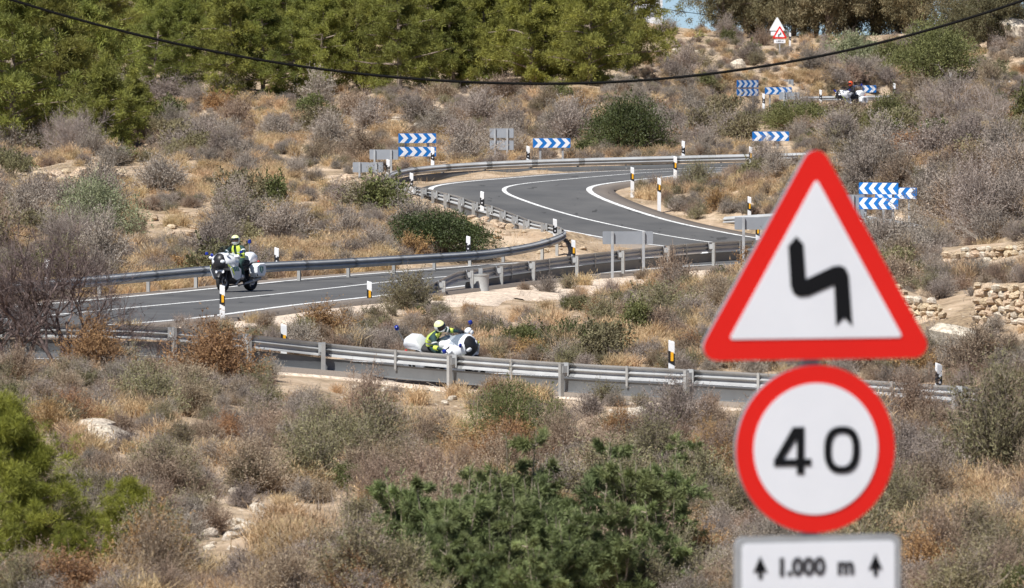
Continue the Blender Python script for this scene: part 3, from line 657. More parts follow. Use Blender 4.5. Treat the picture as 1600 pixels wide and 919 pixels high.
def leaf_shrub(seed, Rr=.8, H=.9, clumps=16, per=260, leaf=.06, mats=None, shoots=0, fatw=.5, lower=True):
    rg = np.random.default_rng(seed); parts = []
    d = dome_dirs(rg, clumps, 5, 88); rr = rg.uniform(.45, .85, clumps)
    cen = d*np.array([Rr, Rr, H*.85])*rr[:, None]+np.array([0, 0, H*.08]); cr = rg.uniform(.22, .40, clumps)*min(Rr, H)
    parts.append((ribbons(rg, np.zeros((clumps, 3))-[0, 0, .05], cen, .05*Rr, .015), 0))
    n_ = clumps*per; dirs = unit(rg.normal(size=(n_, 3))); rad = np.repeat(cr, per)*rg.uniform(.55, 1.08, n_)
    c = np.repeat(cen, per, 0)+dirs*rad[:, None]*np.array([1.1, 1.1, .85]); c[:, 2] = np.maximum(c[:, 2], .02)
    e = unit(dirs*.8+rg.normal(size=(n_, 3))*.6+np.array([0, 0, .25]))
    parts.append((diamonds(rg, c, e, rg.uniform(.7, 1.3, n_)*leaf, rg.uniform(.7, 1.2, n_)*leaf*fatw), 1))
    if shoots:
        a = cen[rg.integers(0, clumps, shoots)]+rg.normal(size=(shoots, 3))*.1; up_ = unit(np.c_[rg.normal(size=(shoots, 2))*.35, np.ones(shoots)]); b = a+up_*rg.uniform(.25, .5, (shoots, 1))*H
        parts.append((ribbons(rg, a, b, .015, .006), 0)); q = rg.uniform(.1, 1, (shoots, 26)); c = (a[:, None]+(b-a)[:, None]*q[..., None]).reshape(-1, 3)
        e = unit(np.repeat(up_, 26, 0)*.6+rg.normal(size=(len(c), 3))*.8); parts.append((diamonds(rg, c, e, leaf*1.1, leaf*.5), 1))
    return qmesh('foliage', parts, mats)
def grass_tuft(seed, Rr=.35, H=.6, blades=160, mats=None, w=.014):
    rg = np.random.default_rng(seed); az = rg.uniform(0, 6.283, blades); lean = rg.beta(1.3, 2.2, blades)*1.0
    base = np.c_[rg.normal(size=(blades, 2))*.35*Rr, np.full(blades, -.03)]
    d = np.c_[np.cos(az)*np.sin(lean), np.sin(az)*np.sin(lean), np.cos(lean)]; ln = rg.uniform(.5, 1.05, blades)*H
    mid = base+d*(ln*.55)[:, None]; end = mid+unit(d+np.c_[np.cos(az)*.5, np.sin(az)*.5, -np.full(blades, .18)])*(ln*.45)[:, None]
    parts = [(ribbons(rg, base, mid, w, w*.8), 0), (ribbons(rg, mid, end, w*.8, w*.2), 0)]
    k = rg.choice(blades, blades//3, False)            # seed heads
    parts.append((diamonds(rg, end[k]-d[k]*.08, d[k], rg.uniform(.06, .14, len(k)), .022), 0))
    return qmesh('foliage', parts, mats)
def limb_tubes(mb, rg, base, ends, r0, n=5):
    for e in ends:
        b = np.array(base); e = np.array(e); m_ = (b+e)/2+rg.normal(size=3)*.06*np.linalg.norm(e-b)
        mb.tube([b, m_, e], [r0, r0*.65, r0*.25], n, False)
M_BARK = mat('pine_bark', (.24, .19, .15), .9, var=.35, scale=5, fine=20)
M_GREYB = mat('grey_bark', (.30, .27, .25), .9, var=.3, scale=5, fine=20)
def pine(seed, H=7., Rr=2.4, clumps=330, per=58, nl=.26, nw=.035, trunk_h=.12, mats=None, shape=1.0, cs=.30):
    rg = np.random.default_rng(seed); mb = MB()
    lean = rg.normal(size=2)*.05*H
    tp = [np.array([lean[0]*t*t, lean[1]*t*t, H*.93*t-.25*(t == 0)]) for t in np.linspace(0, 1, 6)]
    mb.tube(tp, [H*.022*(1-.85*t)+.01 for t in np.linspace(0, 1, 6)], 7)
    nb = 26; ends = []
    # whorls of boughs ending in bough masses
    for i in range(nb):
        t = trunk_h+(1-trunk_h)*((i+rg.uniform(0, .9))/nb); z = H*.9*t
        prof = (1-t**2.0)*.92+.14
        prof *= .72+.28*min(1, t/.25)
        rad = Rr*prof*rg.uniform(.6, 1.12); a = i*2.4+rg.uniform(-.5, .5)
        o = np.array([lean[0]*t*t, lean[1]*t*t, z]); e = o+np.array([math.cos(a)*rad, math.sin(a)*rad, rg.uniform(.05, .3)*rad])
        ends.append((o, e, rad)); limb_tubes(mb, rg, o, [e], H*.008+.01)
    tr = mb.mesh('trunk', M_BARK, True)
    # needle clumps along the boughs and their side twigs
    per_b = clumps//nb; cen = []
    for o, e, rad in ends:
        t = rg.uniform(.32, 1.05, per_b)[:, None]; c = o+(e-o)*t
        spread = (.18+.30*t)*max(rad, .8)*.62; c = c+rg.normal(size=(per_b, 3))*spread*np.array([.75, .75, .42]); cen.append(c)
    cen.append(np.array([lean[0], lean[1], H*.95])+rg.normal(size=(per_b, 3))*np.array([.25, .25, .35])*H/7); cen = np.concatenate(cen)
    n_ = len(cen)*per; cz = np.repeat(cen, per, 0)
    dirs = unit(rg.normal(size=(n_, 3))+np.array([0, 0, .55])); r = rg.uniform(.0, .55, n_)*cs*np.repeat(rg.uniform(.6, 1.3, len(cen)), per)
    V = diamonds(rg, cz+dirs*r[:, None], dirs, rg.uniform(.6, 1.15, n_)*nl, nw*rg.uniform(.7, 1.3, n_))
    return tr, qmesh('crown', [(V, 0)], mats)
def bare_tree(seed, H=2.6, stems=7, spread=.55, mats=None, r0=.05, lv=4, kids=4, name='branches'):
    rg = np.random.default_rng(seed); mb = MB(); segs_a, segs_b, w0, w1 = [], [], [], []
    def grow(p, d, ln, r, k):
        q = p+d*ln*.5+rg.normal(size=3)*.06*ln; e = q+unit(d+rg.normal(size=3)*.22)*ln*.5
        if k <= 1: mb.tube([p, q, e], [r, r*.8, r*.6], 5, False)
        else:
            segs_a.extend([p, q]); segs_b.extend([q, e]); w0.extend([2*r, 1.7*r]); w1.extend([1.7*r, 1.1*r])
        if k < lv:
            for j in range(kids if k else kids-1):
                t = rg.uniform(.35, 1); s = p+(e-p)*t if t < .95 else e
                grow(s, unit(d+rg.normal(size=3)*.62+np.array([0, 0, .22])), ln*rg.uniform(.5, .78), r*.55, k+1)
    for i in range(stems):
        a = rg.uniform(0, 6.28); l = rg.uniform(.1, spread)
        d = unit(np.array([math.cos(a)*l, math.sin(a)*l, 1])); grow(np.array([math.cos(a), math.sin(a), 0])*rg.uniform(0, .12)-[0, 0, .1], d, H*rg.uniform(.36, .5), r0*rg.uniform(.6, 1), 0)
    trunk = mb.mesh('trunk', mats[0], True)
    br = qmesh(name, [(ribbons(rg, np.array(segs_a), np.array(segs_b), np.array(w0), np.array(w1)), 0), (ribbons(rg, np.array(segs_a), np.array(segs_b), np.array(w0), np.array(w1)), 0)], mats)
    return trunk, br

# colours
M_T_GREY = mat('grey_twig', (.30, .25, .205), .9, var=.3, scale=2.5, hue=.25); M_L_GREY = mat('grey_dry_leaf', (.43, .37, .315), .9, col2=(.29, .245, .205), scale=2.2, fine=14, hue=.3, transl=.15)
M_T_BROWN = mat('brown_twig', (.30, .215, .15), .9, var=.3, scale=2.5, hue=.25); M_L_BROWN = mat('brown_dry_leaf', (.42, .33, .235), .9, col2=(.27, .205, .148), scale=2.2, fine=14, hue=.3, transl=.15)
M_T_OLIVE = mat('olive_twig', (.30, .25, .19), .9, var=.3, scale=2.5, hue=.25); M_L_OLIVE = mat('olive_leaf', (.30, .275, .145), .85, col2=(.19, .165, .09), scale=2.2, fine=14, hue=.3, transl=.2)
M_T_RUST = mat('rust_twig', (.30, .18, .10), .9, var=.3, scale=2.5, hue=.2); M_L_RUST = mat('rust_leaf', (.47, .285, .125), .9, col2=(.29, .175, .085), scale=2.2, fine=14, hue=.25, transl=.2)
M_STRAW = mat('straw', (.68, .52, .32), .85, col2=(.50, .355, .195), scale=1.6, fine=10, hue=.22, transl=.25)
M_L_DARK = mat('mastic_leaf', (.10, .125, .038), .6, col2=(.05, .065, .022), scale=1.4, fine=12, hue=.2, transl=.18)
M_L_GREEN = mat('bush_green_leaf', (.185, .195, .065), .7, col2=(.10, .108, .04), scale=1.4, fine=12, hue=.3, transl=.22)
M_L_SAGE = mat('sage_leaf', (.33, .345, .20), .75, col2=(.17, .185, .10), scale=1.6, fine=12, hue=.15, transl=.2)
M_N_FAR = mat('pine_needle', (.30, .305, .062), .7, col2=(.165, .178, .042), scale=.5, fine=3, hue=.3, transl=.3)
M_N_NEAR = mat('pine_needle_near', (.34, .345, .055), .7, col2=(.18, .20, .035), scale=1.1, fine=8, hue=.15, transl=.3)
M_N_DARK = mat('young_pine_needle', (.25, .285, .11), .7, col2=(.14, .175, .07), scale=1.6, fine=9, hue=.3, transl=.25)
M_EUC = mat('gum_leaf', (.25, .205, .11), .75, col2=(.14, .125, .065), scale=.6, fine=4, hue=.4, transl=.2)
M_BARE = mat('bare_branch', (.155, .115, .105), .9, var=.35, scale=4, fine=14); M_BARE2 = mat('bare_branch_pale', (.38, .32, .28), .9, var=.3, scale=4)
KIND = {
 'grey': [twig_shrub(10+i, .62, .62+.1*i, mats=[M_T_GREY, M_L_GREY], stems=90, sub=10, bits=6, bit=.034) for i in range(4)],
 'brown': [twig_shrub(20+i, .60, .70, mats=[M_T_BROWN, M_L_BROWN], stems=85, sub=10, bits=6, bit=.034) for i in range(3)],
 'olive': [leaf_shrub(30+i, .62, .72, 17, 190, .06, [M_T_OLIVE, M_L_OLIVE], shoots=10, fatw=.4) for i in range(2)]+[twig_shrub(34, .6, .75, mats=[M_T_OLIVE, M_L_OLIVE], bits=7, stems=60)],
 'rust': [twig_shrub(40+i, .55, .62, mats=[M_T_RUST, M_L_RUST], bits=6, stems=55) for i in range(3)],
 'straw': [grass_tuft(50+i, .42, .62, 300, [M_STRAW]) for i in range(3)],
 'green': [leaf_shrub(60+i, .55, .60, 14, 180, .06, [M_T_OLIVE, M_L_GREEN], shoots=8) for i in range(2)],
}
STRAWFINE = [grass_tuft(56+i, .42, .70, 420, [M_STRAW], .008) for i in range(2)]
FINE = {'grey': [twig_shrub(110+i, .62, .66, 110, 11, 6, .028, [M_T_GREY, M_L_GREY], .013) for i in range(3)],
 'brown': [twig_shrub(120+i, .6, .7, 110, 11, 6, .028, [M_T_BROWN, M_L_BROWN], .013) for i in range(2)],
 'olive': [twig_shrub(130+i, .6, .75, 110, 12, 8, .032, [M_T_OLIVE, M_L_OLIVE], .013) for i in range(2)],
 'rust': [twig_shrub(140+i, .55, .62, 100, 11, 8, .030, [M_T_RUST, M_L_RUST], .012) for i in range(2)],
 'straw': STRAWFINE, 'green': [leaf_shrub(160, .55, .6, 16, 330, .035, [M_T_OLIVE, M_L_GREEN], shoots=10)]}
NAMES = {'grey': ('grey_scrub', 'grey leafless scrub bush'), 'brown': ('brown_scrub', 'brown dry scrub bush'), 'olive': ('olive_scrub', 'olive grey scrub bush'),
 'rust': ('rusty_scrub', 'rusty orange dry bush'), 'straw': ('grass_tussock', 'straw coloured grass tussock'), 'green': ('green_scrub', 'low green leafy bush')}
ZONE = {'hill': 'on the open hillside below the pine wood', 'fore': 'on the stony slope below the front guard rail', 'med': 'on the strip between front road and concrete bank',
  'right': 'on the slope around the dry stone walls', 'top': 'on the dry slope up to the far ridge', 'ins': 'on the verge inside the upper bend', 'nose': 'on the bank behind the wrapped guard rail'}
count = {}
def shrub(kind, p, s, zone, fine=False, label=None, sz=None, cat=None):
    ms = (FINE if fine else KIND)[kind]; nm, lb = NAMES[kind]
    count[kind] = count.get(kind, 0)+1
    o = link(nm, ms[count[kind] % len(ms)]); o.location = (p.x, p.y, p.z-.02); o.rotation_euler = (0, 0, rnd.uniform(0, 6.28))
    o.scale = (s*rnd.uniform(.85, 1.2), s*rnd.uniform(.85, 1.2), sz or s*rnd.uniform(.8, 1.25))
    return tag(o, label or lb+' '+ZONE[zone], cat or ('grass' if kind == 'straw' else 'bush'), None if label else lb+' '+ZONE[zone])
def blocked(p, pad=0):
    """keep the carriageway, rails and concrete free"""
    if rdist(p.x, p.y) < HW+.75+pad: return True
    if pad > 0 and 1 < p.x < 6.5 and 214 < p.y < 233: return True
    if pad > 0 and 195 < p.y < 275 and p.x < 12:
        k_ = US > 48
        if np.min((UP_[k_, 0]-p.x)**2+(UP_[k_, 1]-p.y)**2) < (2.5+pad)**2: return True
    for Q, r_ in ((FP, .6), (UP_, .75), (LP, .7)):
        if np.min((Q[:, 0]-p.x)**2+(Q[:, 1]-p.y)**2) < (r_+pad)**2: return True
    return False
def inpoly(x, y, poly):
    c = False
    for i in range(len(poly)):
        (x1, y1), (x2, y2) = poly[i-1], poly[i]
        if (y1 > y) != (y2 > y) and x < (x2-x1)*(y-y1)/(y2-y1)+x1: c = not c
    return c
# patches of open stony ground, read off the photograph
OPEN = [[(690,455),(730,490),(830,500),(900,470),(1190,430),(1190,395),(800,440)], [(345,528),(430,528),(560,506),(660,480),(640,450),(400,480)],
  [(115,665),(190,660),(215,690),(170,720),(120,700)], [(300,785),(480,775),(560,830),(470,895),(290,910)], [(500,290),(540,260),(600,270),(640,320),(600,330)], [(430,560),(740,590),(740,668),(560,668),(430,602)], [(920,640),(1060,625),(1070,660),(990,690),(930,670)],
  [(205,335),(340,325),(330,390),(230,380)], [(20,265),(240,255),(230,290),(30,290)], [(1340,370),(1400,365),(1420,400),(1370,400)], [(1395,452),(1470,462),(1530,450),(1640,440),(1640,545),(1395,545)], [(1475,385),(1620,378),(1620,430),(1475,430)], [(1165,196),(1245,196),(1245,250),(1165,250)], [(1140,138),(1395,138),(1395,186),(1140,186)], [(1335,345),(1430,345),(1430,385),(1335,385)]]
PROB = {'hill': ('grey', 46, 'brown', 16, 'olive', 14, 'rust', 3, 'straw', 18, 'green', 3), 'fore': ('grey', 32, 'brown', 11, 'olive', 15, 'rust', 8, 'straw', 32, 'green', 2),
  'med': ('grey', 22, 'brown', 22, 'olive', 22, 'rust', 14, 'straw', 14, 'green', 6), 'right': ('grey', 42, 'brown', 26, 'olive', 10, 'rust', 4, 'straw', 17, 'green', 1),
  'top': ('grey', 36, 'brown', 14, 'olive', 8, 'rust', 4, 'straw', 36, 'green', 2), 'ins': ('grey', 28, 'brown', 20, 'olive', 14, 'rust', 22, 'straw', 14, 'green', 2), 'nose': ('grey', 30, 'brown', 20, 'olive', 15, 'rust', 5, 'straw', 25, 'green', 5)}
def zone_of(p):
    x, y = p.x, p.y
    if y < 150 and y < np.interp(x, FP[:, 0], FP[:, 1]): return 'fore'
    if y > 268 and x > .02*y+1: return 'top'
    if y > 225 and y < 268 and 1 < x < 13 : return 'ins'
    if x > 9.5 or (x > 7 and y < 165): return 'right'
    if y > 200 and -5 < x < 3 and y < 240: return 'nose'
    if y < 215 and x > np.interp(y, LP[::-1, 1] if LP[0, 1] > LP[-1, 1] else LP[:, 1], LP[::-1, 0] if LP[0, 1] > LP[-1, 1] else LP[:, 0])-6 and x > -9: return 'med'
    return 'hill'
def pick(z):
    t = PROB[z]; r = rnd.uniform(0, sum(t[1::2]))
    for k, w_ in zip(t[::2], t[1::2]):
        r -= w_
        if r <= 0: return k
    return t[0]
LIMIT = {'grey': 300, 'brown': 230, 'olive': 230, 'rust': 150, 'straw': 300, 'green': 70}
def scatter(nn, x0, x1, y0, y1, smin, smax):
    for _ in range(nn):
        x = rnd.uniform(x0, x1); y = rnd.uniform(y0, y1); p = ghit(x, y)
        if p is None or p.y > 470 or any(inpoly(x, y, q) for q in OPEN): continue
        s = rnd.uniform(smin, smax)*(1 if p.y > 150 else .9)
        if p.y > 200: s *= 1.25
        z = zone_of(p)
        # clumped kinds: a slow noise decides which kind prevails
        k = pick(z)
        if float(vnoise(np.array([p.x*.25]), np.array([p.y*.12]), 21)[0]) > .62 and rnd.random() < .5: k = 'straw'
        if count.get(k, 0) >= LIMIT[k]: k = 'grey' if count.get('grey', 0) < LIMIT['grey'] else 'brown'
        if count.get(k, 0) >= LIMIT[k]: continue
        if blocked(p, .3*s): continue
        if z == 'ins' and s > .7: s *= .65
        if k == 'straw': s = min(s, 1.1)
        if z == 'med' and x < 760 and y < 540: s *= .6
        if rdist(p.x, p.y) < HW+2.2: s *= .55
        shrub(k, p, s, z, fine=p.y < 152)
scatter(640, -90, 1690, 150, 470, .85, 1.8)
scatter(230, 1000, 1690, 50, 240, .8, 1.5)
scatter(200, 380, 1250, 430, 560, .55, 1.15)
scatter(140, 1250, 1690, 380, 640, .6, 1.25)
scatter(520, -60, 1660, 560, 960, .5, 1.6)
# low scrub mat: thousands of small bushes running into one another, nobody could count them
def stuff_instances(name, pts, meshes, smin, smax, label, cat, seed):
    src = bpy.data.collections.new(name+'_source')
    for m_ in meshes:
        o = bpy.data.objects.new(name+'_piece', m_); src.objects.link(o)
    me_ = bpy.data.meshes.new(name); me_.from_pydata([tuple(p) for p in pts], [], []); ob = link(name, me_)
    ng = bpy.data.node_groups.new(name, 'GeometryNodeTree'); ng.interface.new_socket('Geometry', in_out='INPUT', socket_type='NodeSocketGeometry'); ng.interface.new_socket('Geometry', in_out='OUTPUT', socket_type='NodeSocketGeometry')
    N = ng.nodes; L = ng.links; gi = N.new('NodeGroupInput'); go = N.new('NodeGroupOutput')
    mp = N.new('GeometryNodeMeshToPoints'); ip_ = N.new('GeometryNodeInstanceOnPoints'); ci = N.new('GeometryNodeCollectionInfo'); ci.inputs['Collection'].default_value = src
    ci.inputs['Separate Children'].default_value = True; ci.inputs['Reset Children'].default_value = True
    ip_.inputs['Pick Instance'].default_value = True
    rs = N.new('FunctionNodeRandomValue'); rs.data_type = 'FLOAT'; rs.inputs[2].default_value = smin; rs.inputs[3].default_value = smax; rs.inputs['Seed'].default_value = seed
    rr_ = N.new('FunctionNodeRandomValue'); rr_.data_type = 'FLOAT_VECTOR'; rr_.inputs[0].default_value = (0, 0, 0); rr_.inputs[1].default_value = (.15, .15, 6.28); rr_.inputs['Seed'].default_value = seed+1
    L.new(gi.outputs[0], mp.inputs[0]); L.new(mp.outputs[0], ip_.inputs['Points']); L.new(ci.outputs[0], ip_.inputs['Instance']); L.new(rs.outputs[1], ip_.inputs['Scale']); L.new(rr_.outputs[0], ip_.inputs['Rotation']); L.new(ip_.outputs[0], go.inputs[0])
    md = ob.modifiers.new('scatter', 'NODES'); md.node_group = ng; return tag(ob, label, cat, kind='stuff')
rg = np.random.default_rng(11); sp = {'scrub': [], 'grass': []}
for x0, x1, y0, y1, k in [(-90,1690,140,460,6200),(950,1690,45,260,1500),(-60,1660,400,640,1300),(-60,1660,560,960,1500)]:
    for x, y in zip(rg.uniform(x0, x1, k), rg.uniform(y0, y1, k)):
        p = ghit(x, y)
        if p is None or p.y > 480 or blocked(p, .12): continue
        if any(inpoly(x, y, q) for q in OPEN) and rg.random() < .85: continue
        g_ = float(vnoise(np.array([p.x*.3]), np.array([p.y*.15]), 33)[0])+rg.normal()*.16
        sp['grass' if g_ > .60 else 'scrub'].append((p.x, p.y, p.z-.02))
for x0, y0, rx, ry, k in [(640,690,70,26,60),(550,705,50,20,34),(455,850,50,40,40),(1010,850,60,40,46),(1150,770,50,40,40),(1500,850,90,40,70),(230,640,70,24,44),(560,375,60,18,46),(480,430,90,10,34),(620,425,60,8,24),(880,160,90,16,50),(1280,125,50,20,34),(1260,190,50,12,30),(1100,225,60,16,30),(1560,330,60,30,40),(1150,560,60,14,26)]:
    for x, y in zip(rg.normal(x0, rx*.5, k), rg.normal(y0, ry*.5, k)):
        p = ghit(x, y)
        if p is not None and not blocked(p, .12): sp['grass'].append((p.x, p.y, p.z-.02))
stuff_instances('low_scrub', sp['scrub'], KIND['grey'][:3]+KIND['brown'][:2]+[KIND['olive'][2]], .38, .85, 'low tangled grey and brown scrub matting the slopes', 'scrub', 3)
stuff_instances('straw_grass', sp['grass'], KIND['straw'], .45, 1.0, 'pale dry straw grass filling the gaps between the bushes', 'grass', 8)
# fine ground cover: short dry grass and stalks, nobody could count it
rg = np.random.default_rng(5); pts = []
for x0, x1, y0, y1, k in [(-60,1660,120,460,2600),(-60,1660,460,960,3600)]:
    xs = rg.uniform(x0, x1, k); ys = rg.uniform(y0, y1, k)
    for x, y in zip(xs, ys):
        p = ghit(x, y)
        if p is None or p.y > 420 or blocked(p, -.1): continue
        if any(inpoly(x, y, q) for q in OPEN) and rg.random() < .88: continue
        pts.append((p.x, p.y, p.z))
pts = np.array(pts); nb = 13; n_ = len(pts)*nb
base = np.repeat(pts, nb, 0)+np.c_[rg.normal(size=(n_, 2))*.16, np.zeros(n_)-.02]
d = unit(np.c_[rg.normal(size=(n_, 2))*.45, np.ones(n_)]); hh = np.repeat(rg.uniform(.12, .42, len(pts)), nb)*rg.uniform(.5, 1.1, n_)
V = ribbons(rg, base, base+d*hh[:, None], .013, .003); half = (len(V)//8)*4
cover = link('dry_grass', qmesh('dry_grass', [(V[:half], 0), (V[half:], 1)], [M_STRAW, M_L_GREY])); tag(cover, 'short dry grass and stalks growing among the scrub', 'grass', kind='stuff')
# ------------------------------------------------------------------ trees and the bushes one can point to
PINES = [pine(200+i, H=7, Rr=2.7, clumps=560, per=84, nl=.20, nw=.031, trunk_h=.02, cs=.42, mats=[M_N_FAR]) for i in range(5)]
YPINES = [pine(220+i, H=4, Rr=1.6, clumps=330, per=84, nl=.19, nw=.03, mats=[M_N_FAR], trunk_h=.0, cs=.34) for i in range(2)]
def tree(name, meshes, p, s, label, cat, group=None, pn=('trunk', 'crown'), rz=None, sz=1):
    r_ = empty(name, (p.x, p.y, p.z-.1), rnd.uniform(0, 6.28) if rz is None else rz, label, cat, group); r_.scale = (s, s, s*sz)
    for n_, m_ in zip(pn, meshes): link(n_, m_, r_)
    return r_
WOODL = 'green pine tree deep in the wood on the hillside top'
rows = [(270, 5), (238, 0)]
wood = [(20,232,8),(95,222,7.2),(165,238,4.2),(205,228,3.4),(-30,215,8.2),(55,190,8.2),(125,185,7.5),(-10,160,8.5),(80,140,8.5),(160,130,6.5),(20,100,8),(110,80,7.5)]
for x in range(250, 960, 52): wood.append((x+rnd.uniform(-16, 16), 150-10*(x > 520)-6*(x > 760)+rnd.uniform(-4, 8), rnd.uniform(4.2, 6.2) if x < 480 else rnd.uniform(5.5, 7)))
for x in range(225, 980, 58): wood.append((x+rnd.uniform(-18, 18), 112+rnd.uniform(-6, 8), rnd.uniform(4.5, 6.5) if x < 400 else rnd.uniform(6.5, 8)))
for x in range(180, 960, 64): wood.append((x+rnd.uniform(-20, 20), 75+rnd.uniform(-8, 8), rnd.uniform(5, 7) if x < 420 else rnd.uniform(7, 8.5)))
for x in range(-20, 930, 75): wood.append((x+rnd.uniform(-20, 20), 38+rnd.uniform(-8, 8), rnd.uniform(6, 8)))
for i, (x, y, h) in enumerate(wood):
    if 255 < x < 345 and 20 < y < 90 and h > 5: h *= .6
    p = ghit(x, y)
    if p is None: continue
    m_ = YPINES[i % 2] if h < 4.5 else PINES[i % 5]; H0 = 4 if h < 4.5 else 7
    wl = WOODL if p.y > 372 else ('green pine on the lower edge of the wood above the grey scrub' if i > 11 and p.y < 350 else 'green pine standing behind the front row of the wood') if i > 11 else 'green pine in the corner clump beside the grey leafless bush'
    tree('pine_tree', m_, p, h/H0, wl, 'tree', wl)
p = ghit(915, 131); tree('pine_tree', pine(240, H=7.2, Rr=2.9, clumps=640, per=100, nl=.20, nw=.031, trunk_h=.03, cs=.42, mats=[M_N_FAR]), p, 1.05, 'tall full pine at the edge of the wood against the sky', 'tree')
# gum trees on the ridge
def gum(seed, H=7, Rr=2.6, clumps=270, per=95, leaf=.21, mats=None, op=.9):
    rg = np.random.default_rng(seed); mb = MB(); ends = []
    for i in range(5):
        a = i*1.3+rg.uniform(-.4, .4); e = np.array([math.cos(a)*Rr*rg.uniform(.2, .6), math.sin(a)*Rr*rg.uniform(.2, .6), H*rg.uniform(.6, .95)])
        m_ = np.array([e[0]*.35, e[1]*.35, e[2]*.5])+rg.normal(size=3)*.12; mb.tube([(0, 0, -.2), (m_[0]*.3, m_[1]*.3, H*.18), m_, e], [.16, .13, .085, .03], 6, False)
        ends += [e, m_*.5+e*.5, m_]
        for j in range(5):
            q = m_+(e-m_)*rg.uniform(.1, 1); f = q+np.r_[rg.normal(size=2)*Rr*.42, rg.uniform(-.1, .9)]; mb.tube([q, (q+f)/2+rg.normal(size=3)*.08, f], [.045, .03, .012], 5, False); ends.append(f)
    ends = np.array(ends); cen = ends[rg.integers(0, len(ends), clumps)]+rg.normal(size=(clumps, 3))*np.array([.75, .75, .5]); cen[:, 2] -= rg.beta(1, 3, clumps)*H*.5; cen[:, 2] = np.maximum(cen[:, 2], H*.06)
    n_ = clumps*per; r = np.repeat(rg.uniform(.2, .5, clumps), per); c = np.repeat(cen, per, 0)+rg.normal(size=(n_, 3))*r[:, None]*.6
    e = unit(rg.normal(size=(n_, 3))*.6+np.array([0, 0, -.7])); return mb.mesh('trunk', M_BARK, True), qmesh('crown', [(diamonds(rg, c, e, leaf*rg.uniform(.6, 1.2, n_), leaf*.28), 0)], mats)
GUMS = [gum(260+i, mats=[M_EUC]) for i in range(3)]
GL = 'brownish gum tree with hanging leaves on the far ridge'
for i, (x, y, s) in enumerate([(1130,68,.8),(1165,78,.85),(1205,74,.9),(1255,82,1.0),(1295,84,1.05),(1335,84,1.15),(1372,86,1.2),(1402,84,1.1),(1425,80,.75),(1240,62,1.0),(1320,66,1.2),(1190,60,.95),(1275,58,1.1),(1365,62,1.2),(1415,66,1.1),(1545,80,.75),(1575,62,.65),(1515,72,.6),(1490,80,.5)]):
    p = ghit(x, y); Zg = max(p.y if p else 450, 446+(i % 4)*7) if x < 1460 else (p.y if p else 450); Xg = (x-800)/F*Zg; p = Vector((Xg, Zg, tz(Xg, Zg)))
    if p: tree('gum_tree', GUMS[i % 3], p, s, GL, 'tree', GL)
# individual bushes
M_T = M_T_OLIVE
def bush(x, y, wpx, hpx, mesh, label, name='bush', Z=None, dim=None, cat='bush'):
    p = ghit(x, y) if Z is None else Vector(((x-800)/F*Z, Z, tz((x-800)/F*Z, Z)))
    s = F/p.y; o = link(name, mesh); o.location = (p.x, p.y, p.z-.05); o.rotation_euler = (0, 0, rnd.uniform(0, 6.28)); R0, H0 = dim
    kx = wpx/s/(2*R0); o.scale = (kx, kx, hpx/s/H0); return tag(o, label, cat)
bush(685, 393, 215, 64, leaf_shrub(300, 2.2, 1.5, 60, 330, .075, [M_T, M_L_DARK], shoots=14, fatw=.55), 'wide dark green mastic bush behind the wrapped guard rail', 'mastic_bush', dim=(2.2, 1.45))
bush(150, 368, 160, 96, leaf_shrub(301, 1.9, 1.9, 48, 300, .085, [M_T, M_L_SAGE], shoots=20, fatw=.42), 'rounded silvery green olive bush on the hillside above the bare trees', 'olive_bush', dim=(1.9, 1.9))
bush(975, 238, 160, 96, leaf_shrub(302, 2.4, 2.6, 60, 330, .10, [M_T, M_L_DARK], shoots=26, fatw=.5), 'dark green bushy tree with upright shoots behind the upper guard rail', 'evergreen_bush', dim=(2.4, 2.6))
bush(1458, 126, 165, 96, leaf_shrub(303, 3, 3, 70, 300, .12, [M_T, M_L_GREEN], shoots=20), 'big rounded green bush below the gum trees', 'evergreen_bush', dim=(3, 3))
bush(1330, 106, 120, 58, leaf_shrub(304, 2.4, 1.9, 50, 260, .12, [M_T, M_L_SAGE], shoots=14), 'pale green bush beside the far warning sign', 'olive_bush', dim=(2.4, 1.9))
bush(1395, 110, 90, 50, leaf_shrub(309, 2.4, 1.9, 50, 260, .12, [M_T, M_L_GREEN], shoots=14), 'green bush squeezed between two larger bushes under the gum trees', 'evergreen_bush', dim=(2.4, 1.9))
bush(1245, 200, 170, 46, leaf_shrub(305, 2.6, 1.8, 54, 280, .09, [M_T_BROWN, M_L_GREEN], shoots=14), 'broad dark bush in front of the far chevron boards', 'wild_bush', dim=(2.6, 1.8))
bush(1315, 196, 100, 44, leaf_shrub(306, 1.6, 1.2, 34, 260, .08, [M_T_BROWN, M_L_BROWN], shoots=10), 'brown leafy bush below the red helmeted rider', 'wild_bush', dim=(1.6, 1.2))
bush(1392, 210, 110, 70, leaf_shrub(307, 1.8, 1.9, 44, 280, .085, [M_T, M_L_GREEN], shoots=14), 'yellowish green bush beside the bare far tree', 'evergreen_bush', dim=(1.8, 1.9))
bush(1090, 292, 62, 48, twig_shrub(308, .9, 1.1, 120, 10, 6, .05, [M_T_GREY, M_L_OLIVE]), 'dark twiggy shrub on the verge inside the upper bend', 'wild_bush', dim=(.9, 1.1))
bush(800, 705, 180, 120, leaf_shrub(310, 1.3, 1.25, 40, 420, .045, [M_T_BROWN, M_L_GREEN], shoots=40, fatw=.35), 'green and russet bush just below the front guard rail', 'wild_bush', dim=(1.3, 1.3))
bush(790, 712, 190, 62, FINE['rust'][0], 'russet undergrowth around the green bush below the front guard rail', 'wild_bush', dim=(.55, .62))
bush(905, 552, 190, 56, leaf_shrub(311, 1.5, .85, 44, 280, .06, [M_T_BROWN, M_L_GREEN], shoots=16), 'low dark green bush ahead of the leaning motorcyclist', 'wild_bush', Z=163, dim=(1.5, .85))
